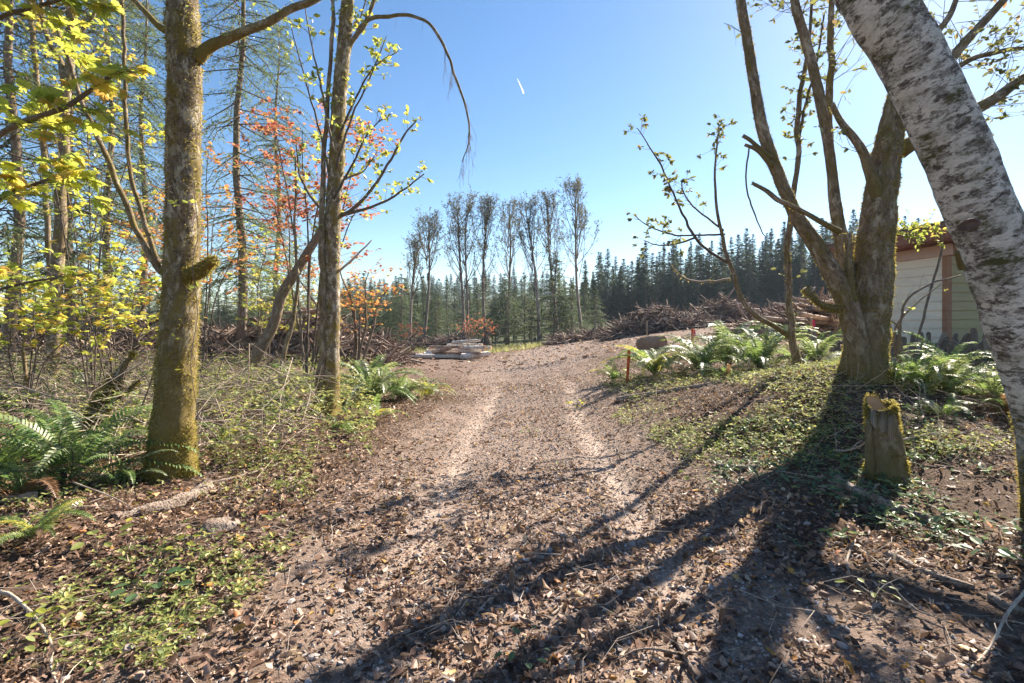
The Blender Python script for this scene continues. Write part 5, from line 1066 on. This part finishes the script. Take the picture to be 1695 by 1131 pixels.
# grass at the far side of the clearing
r = np.random.default_rng(61); n = 9000; y = r.uniform(30, 47, n); x = (r.uniform(560, 970, n) - CX) / FPX * y; kk = (np.abs(road_off(x, y)) > 2.2) & (n2(x, y, .4, 3) + .04 * (y - 36) > -.1) & (y > 30 + .028 * np.maximum((x + 2) * 30, 0)); x, y = x[kk], y[kk]; n = len(x)
A = np.stack([x, y, gz(x, y) - .02], -1); L = r.uniform(.15, .5, n); B = A + unit(r.normal(0, .45, (n, 3)) * [1, 1, 0] + [0, 0, 1]) * L[:, None]; w = np.stack([np.cos(r.uniform(0, 6, n)), np.sin(r.uniform(0, 6, n)), np.zeros(n)], -1) * .022
M['grass'] = leaf_mat('dry_grass', [(0, (.16, .19, .06)), (.6, (.3, .31, .1)), (1, (.42, .38, .18))], .4, .05, .5)
put(MB().add(np.stack([A - w, A + w, B], 1).reshape(-1, 3), np.arange(3 * n).reshape(-1, 3)).build('grass', M['grass'], smooth=False, kind='stuff'), None, 'strip of pale yellow-green grass behind the log stack', 'grass')

# single leafy plants that stand out on the ground
def leafy_plant(label, px, d, n, size, mm, seed, h=.12, tpl=OVAL, spread=.14):
    t = thing('leafy_plant', label, 'plant', tuple(G(px, d)), 0, 'leafy plants on the litter'); r = np.random.default_rng(seed); mb = MB(); mb.add(*tpl); me = mb.mesh('leaf', M[mm], smooth=False)
    for k in range(n):
        a = k * 2.4 + r.uniform(-.3, .3); rad = spread * r.uniform(.3, 1.0); z = h * r.uniform(.5, 1.1); e = np.array([math.cos(a) * rad, math.sin(a) * rad, z]); o = bpy.data.objects.new('leaf', me); COL.objects.link(o); o.parent = t
        s = size * r.uniform(.7, 1.2); o.location = tuple(e); o.scale = (s * 1.2, s, s); o.rotation_euler = (r.normal(-.1, .25), r.normal(0, .25), a - 1.57)
        sb = MB(); v, f, bk, _ = tube(spline(np.array([[0, 0, -.01], e * [.4, .4, .7], e]), 3), np.linspace(.0025, .0015, 7), 4); sb.add(v, f, bark=bk); sb.build('stalk', M['twig'], t)
    return t
for a in (('bramble plant with broad green leaves at lower left', 252, 2.95, 9, .085, 'herb_dark', 1), ('bright green seedling above the lower left bramble', 302, 3.35, 7, .055, 'lime', 2), ('small bright plant beside the white bent branch', 45, 2.62, 7, .06, 'lime', 3),
          ('low plant left of the track below the pale branch', 485, 4.6, 11, .055, 'herb', 4), ('yellow leaved seedling on the rotten log', 240, 3.8, 4, .05, 'fern_yellow', 5), ('plant tuft in the middle of the track far up', 878, 7.4, 8, .06, 'herb', 6), ('tiny plant in the middle of the track nearer', 922, 5.6, 6, .045, 'herb', 7),
          ('dark bramble with large leaves at the right edge', 1640, 3.15, 14, .085, 'herb_dark', 8), ('second dark bramble in shade near the right edge', 1690, 3.35, 12, .08, 'herb_dark', 9), ('seedling with toothed leaves among leaves bottom right', 1445, 2.72, 9, .045, 'herb', 10), ('small plant at the bottom middle', 868, 2.35, 8, .045, 'herb_dark', 11),
          ('bright green plant behind the cut stump', 1505, 5.3, 12, .07, 'lime', 12), ('pale green maple seedling at left among trailing plants', 160, 3.4, 7, .09, 'herb', 13), ('low green plant beside the clod of earth', 420, 3.7, 6, .045, 'herb', 14), ('yellow-green weed at the turn of the track', 955, 9.2, 12, .08, 'fern_yellow', 15),
          ('bright plant on the shaded bank left of the stump', 1305, 5.0, 9, .05, 'lime', 16), ('green plant at the left bottom corner', 18, 2.4, 8, .055, 'herb', 17), ('light green weed by the shadow across the track', 1145, 4.75, 10, .05, 'herb', 18), ('dark fern-like plant in shade beside the grey log', 1570, 3.75, 10, .06, 'herb_dark', 19)):
    leafy_plant(*a)

# contrail high in the sky
cA, cB = W(856, 130, 2600), W(867, 155, 2600); pth = spline(np.array([cA, (cA + cB) / 2 + [1, 0, 1], cB]), 6); v, f, bk, _ = tube(pth, np.linspace(.8, 4.0, len(pth)), 8, .15)
m, nt, out = mat('ice_trail'); tl = N(nt, 'BsdfTranslucent'); tl.inputs[0].default_value = (1, 1, 1, 1); df = N(nt, 'BsdfDiffuse'); df.inputs[0].default_value = (1, 1, 1, 1); ms_ = N(nt, 'MixShader'); ms_.inputs[0].default_value = .75; tr_ = N(nt, 'BsdfTransparent'); m2_ = N(nt, 'MixShader'); m2_.inputs[0].default_value = .6; nt.links.new(df.outputs[0], ms_.inputs[1]); nt.links.new(tl.outputs[0], ms_.inputs[2]); nt.links.new(ms_.outputs[0], m2_.inputs[1]); nt.links.new(tr_.outputs[0], m2_.inputs[2]); nt.links.new(m2_.outputs[0], out.inputs[0]); o = MB().add(v, f).build('contrail', m); put(o, None, 'short white vapour trail in the blue sky', 'contrail')

# thin autumn haze over the whole place
hz = MB(); box(hz, (0, 0, 11), (2500, 2500, 30)); hm, nt, out = mat('haze_air'); pv = N(nt, 'VolumePrincipled'); pv.inputs['Color'].default_value = (.72, .84, 1.0, 1); pv.inputs['Density'].default_value = .0004
nt.links.new(pv.outputs[0], out.inputs['Volume']); o = hz.build('haze', hm, smooth=False, kind='stuff'); put(o, None, 'faint blue haze in the air over the clearing', 'haze')
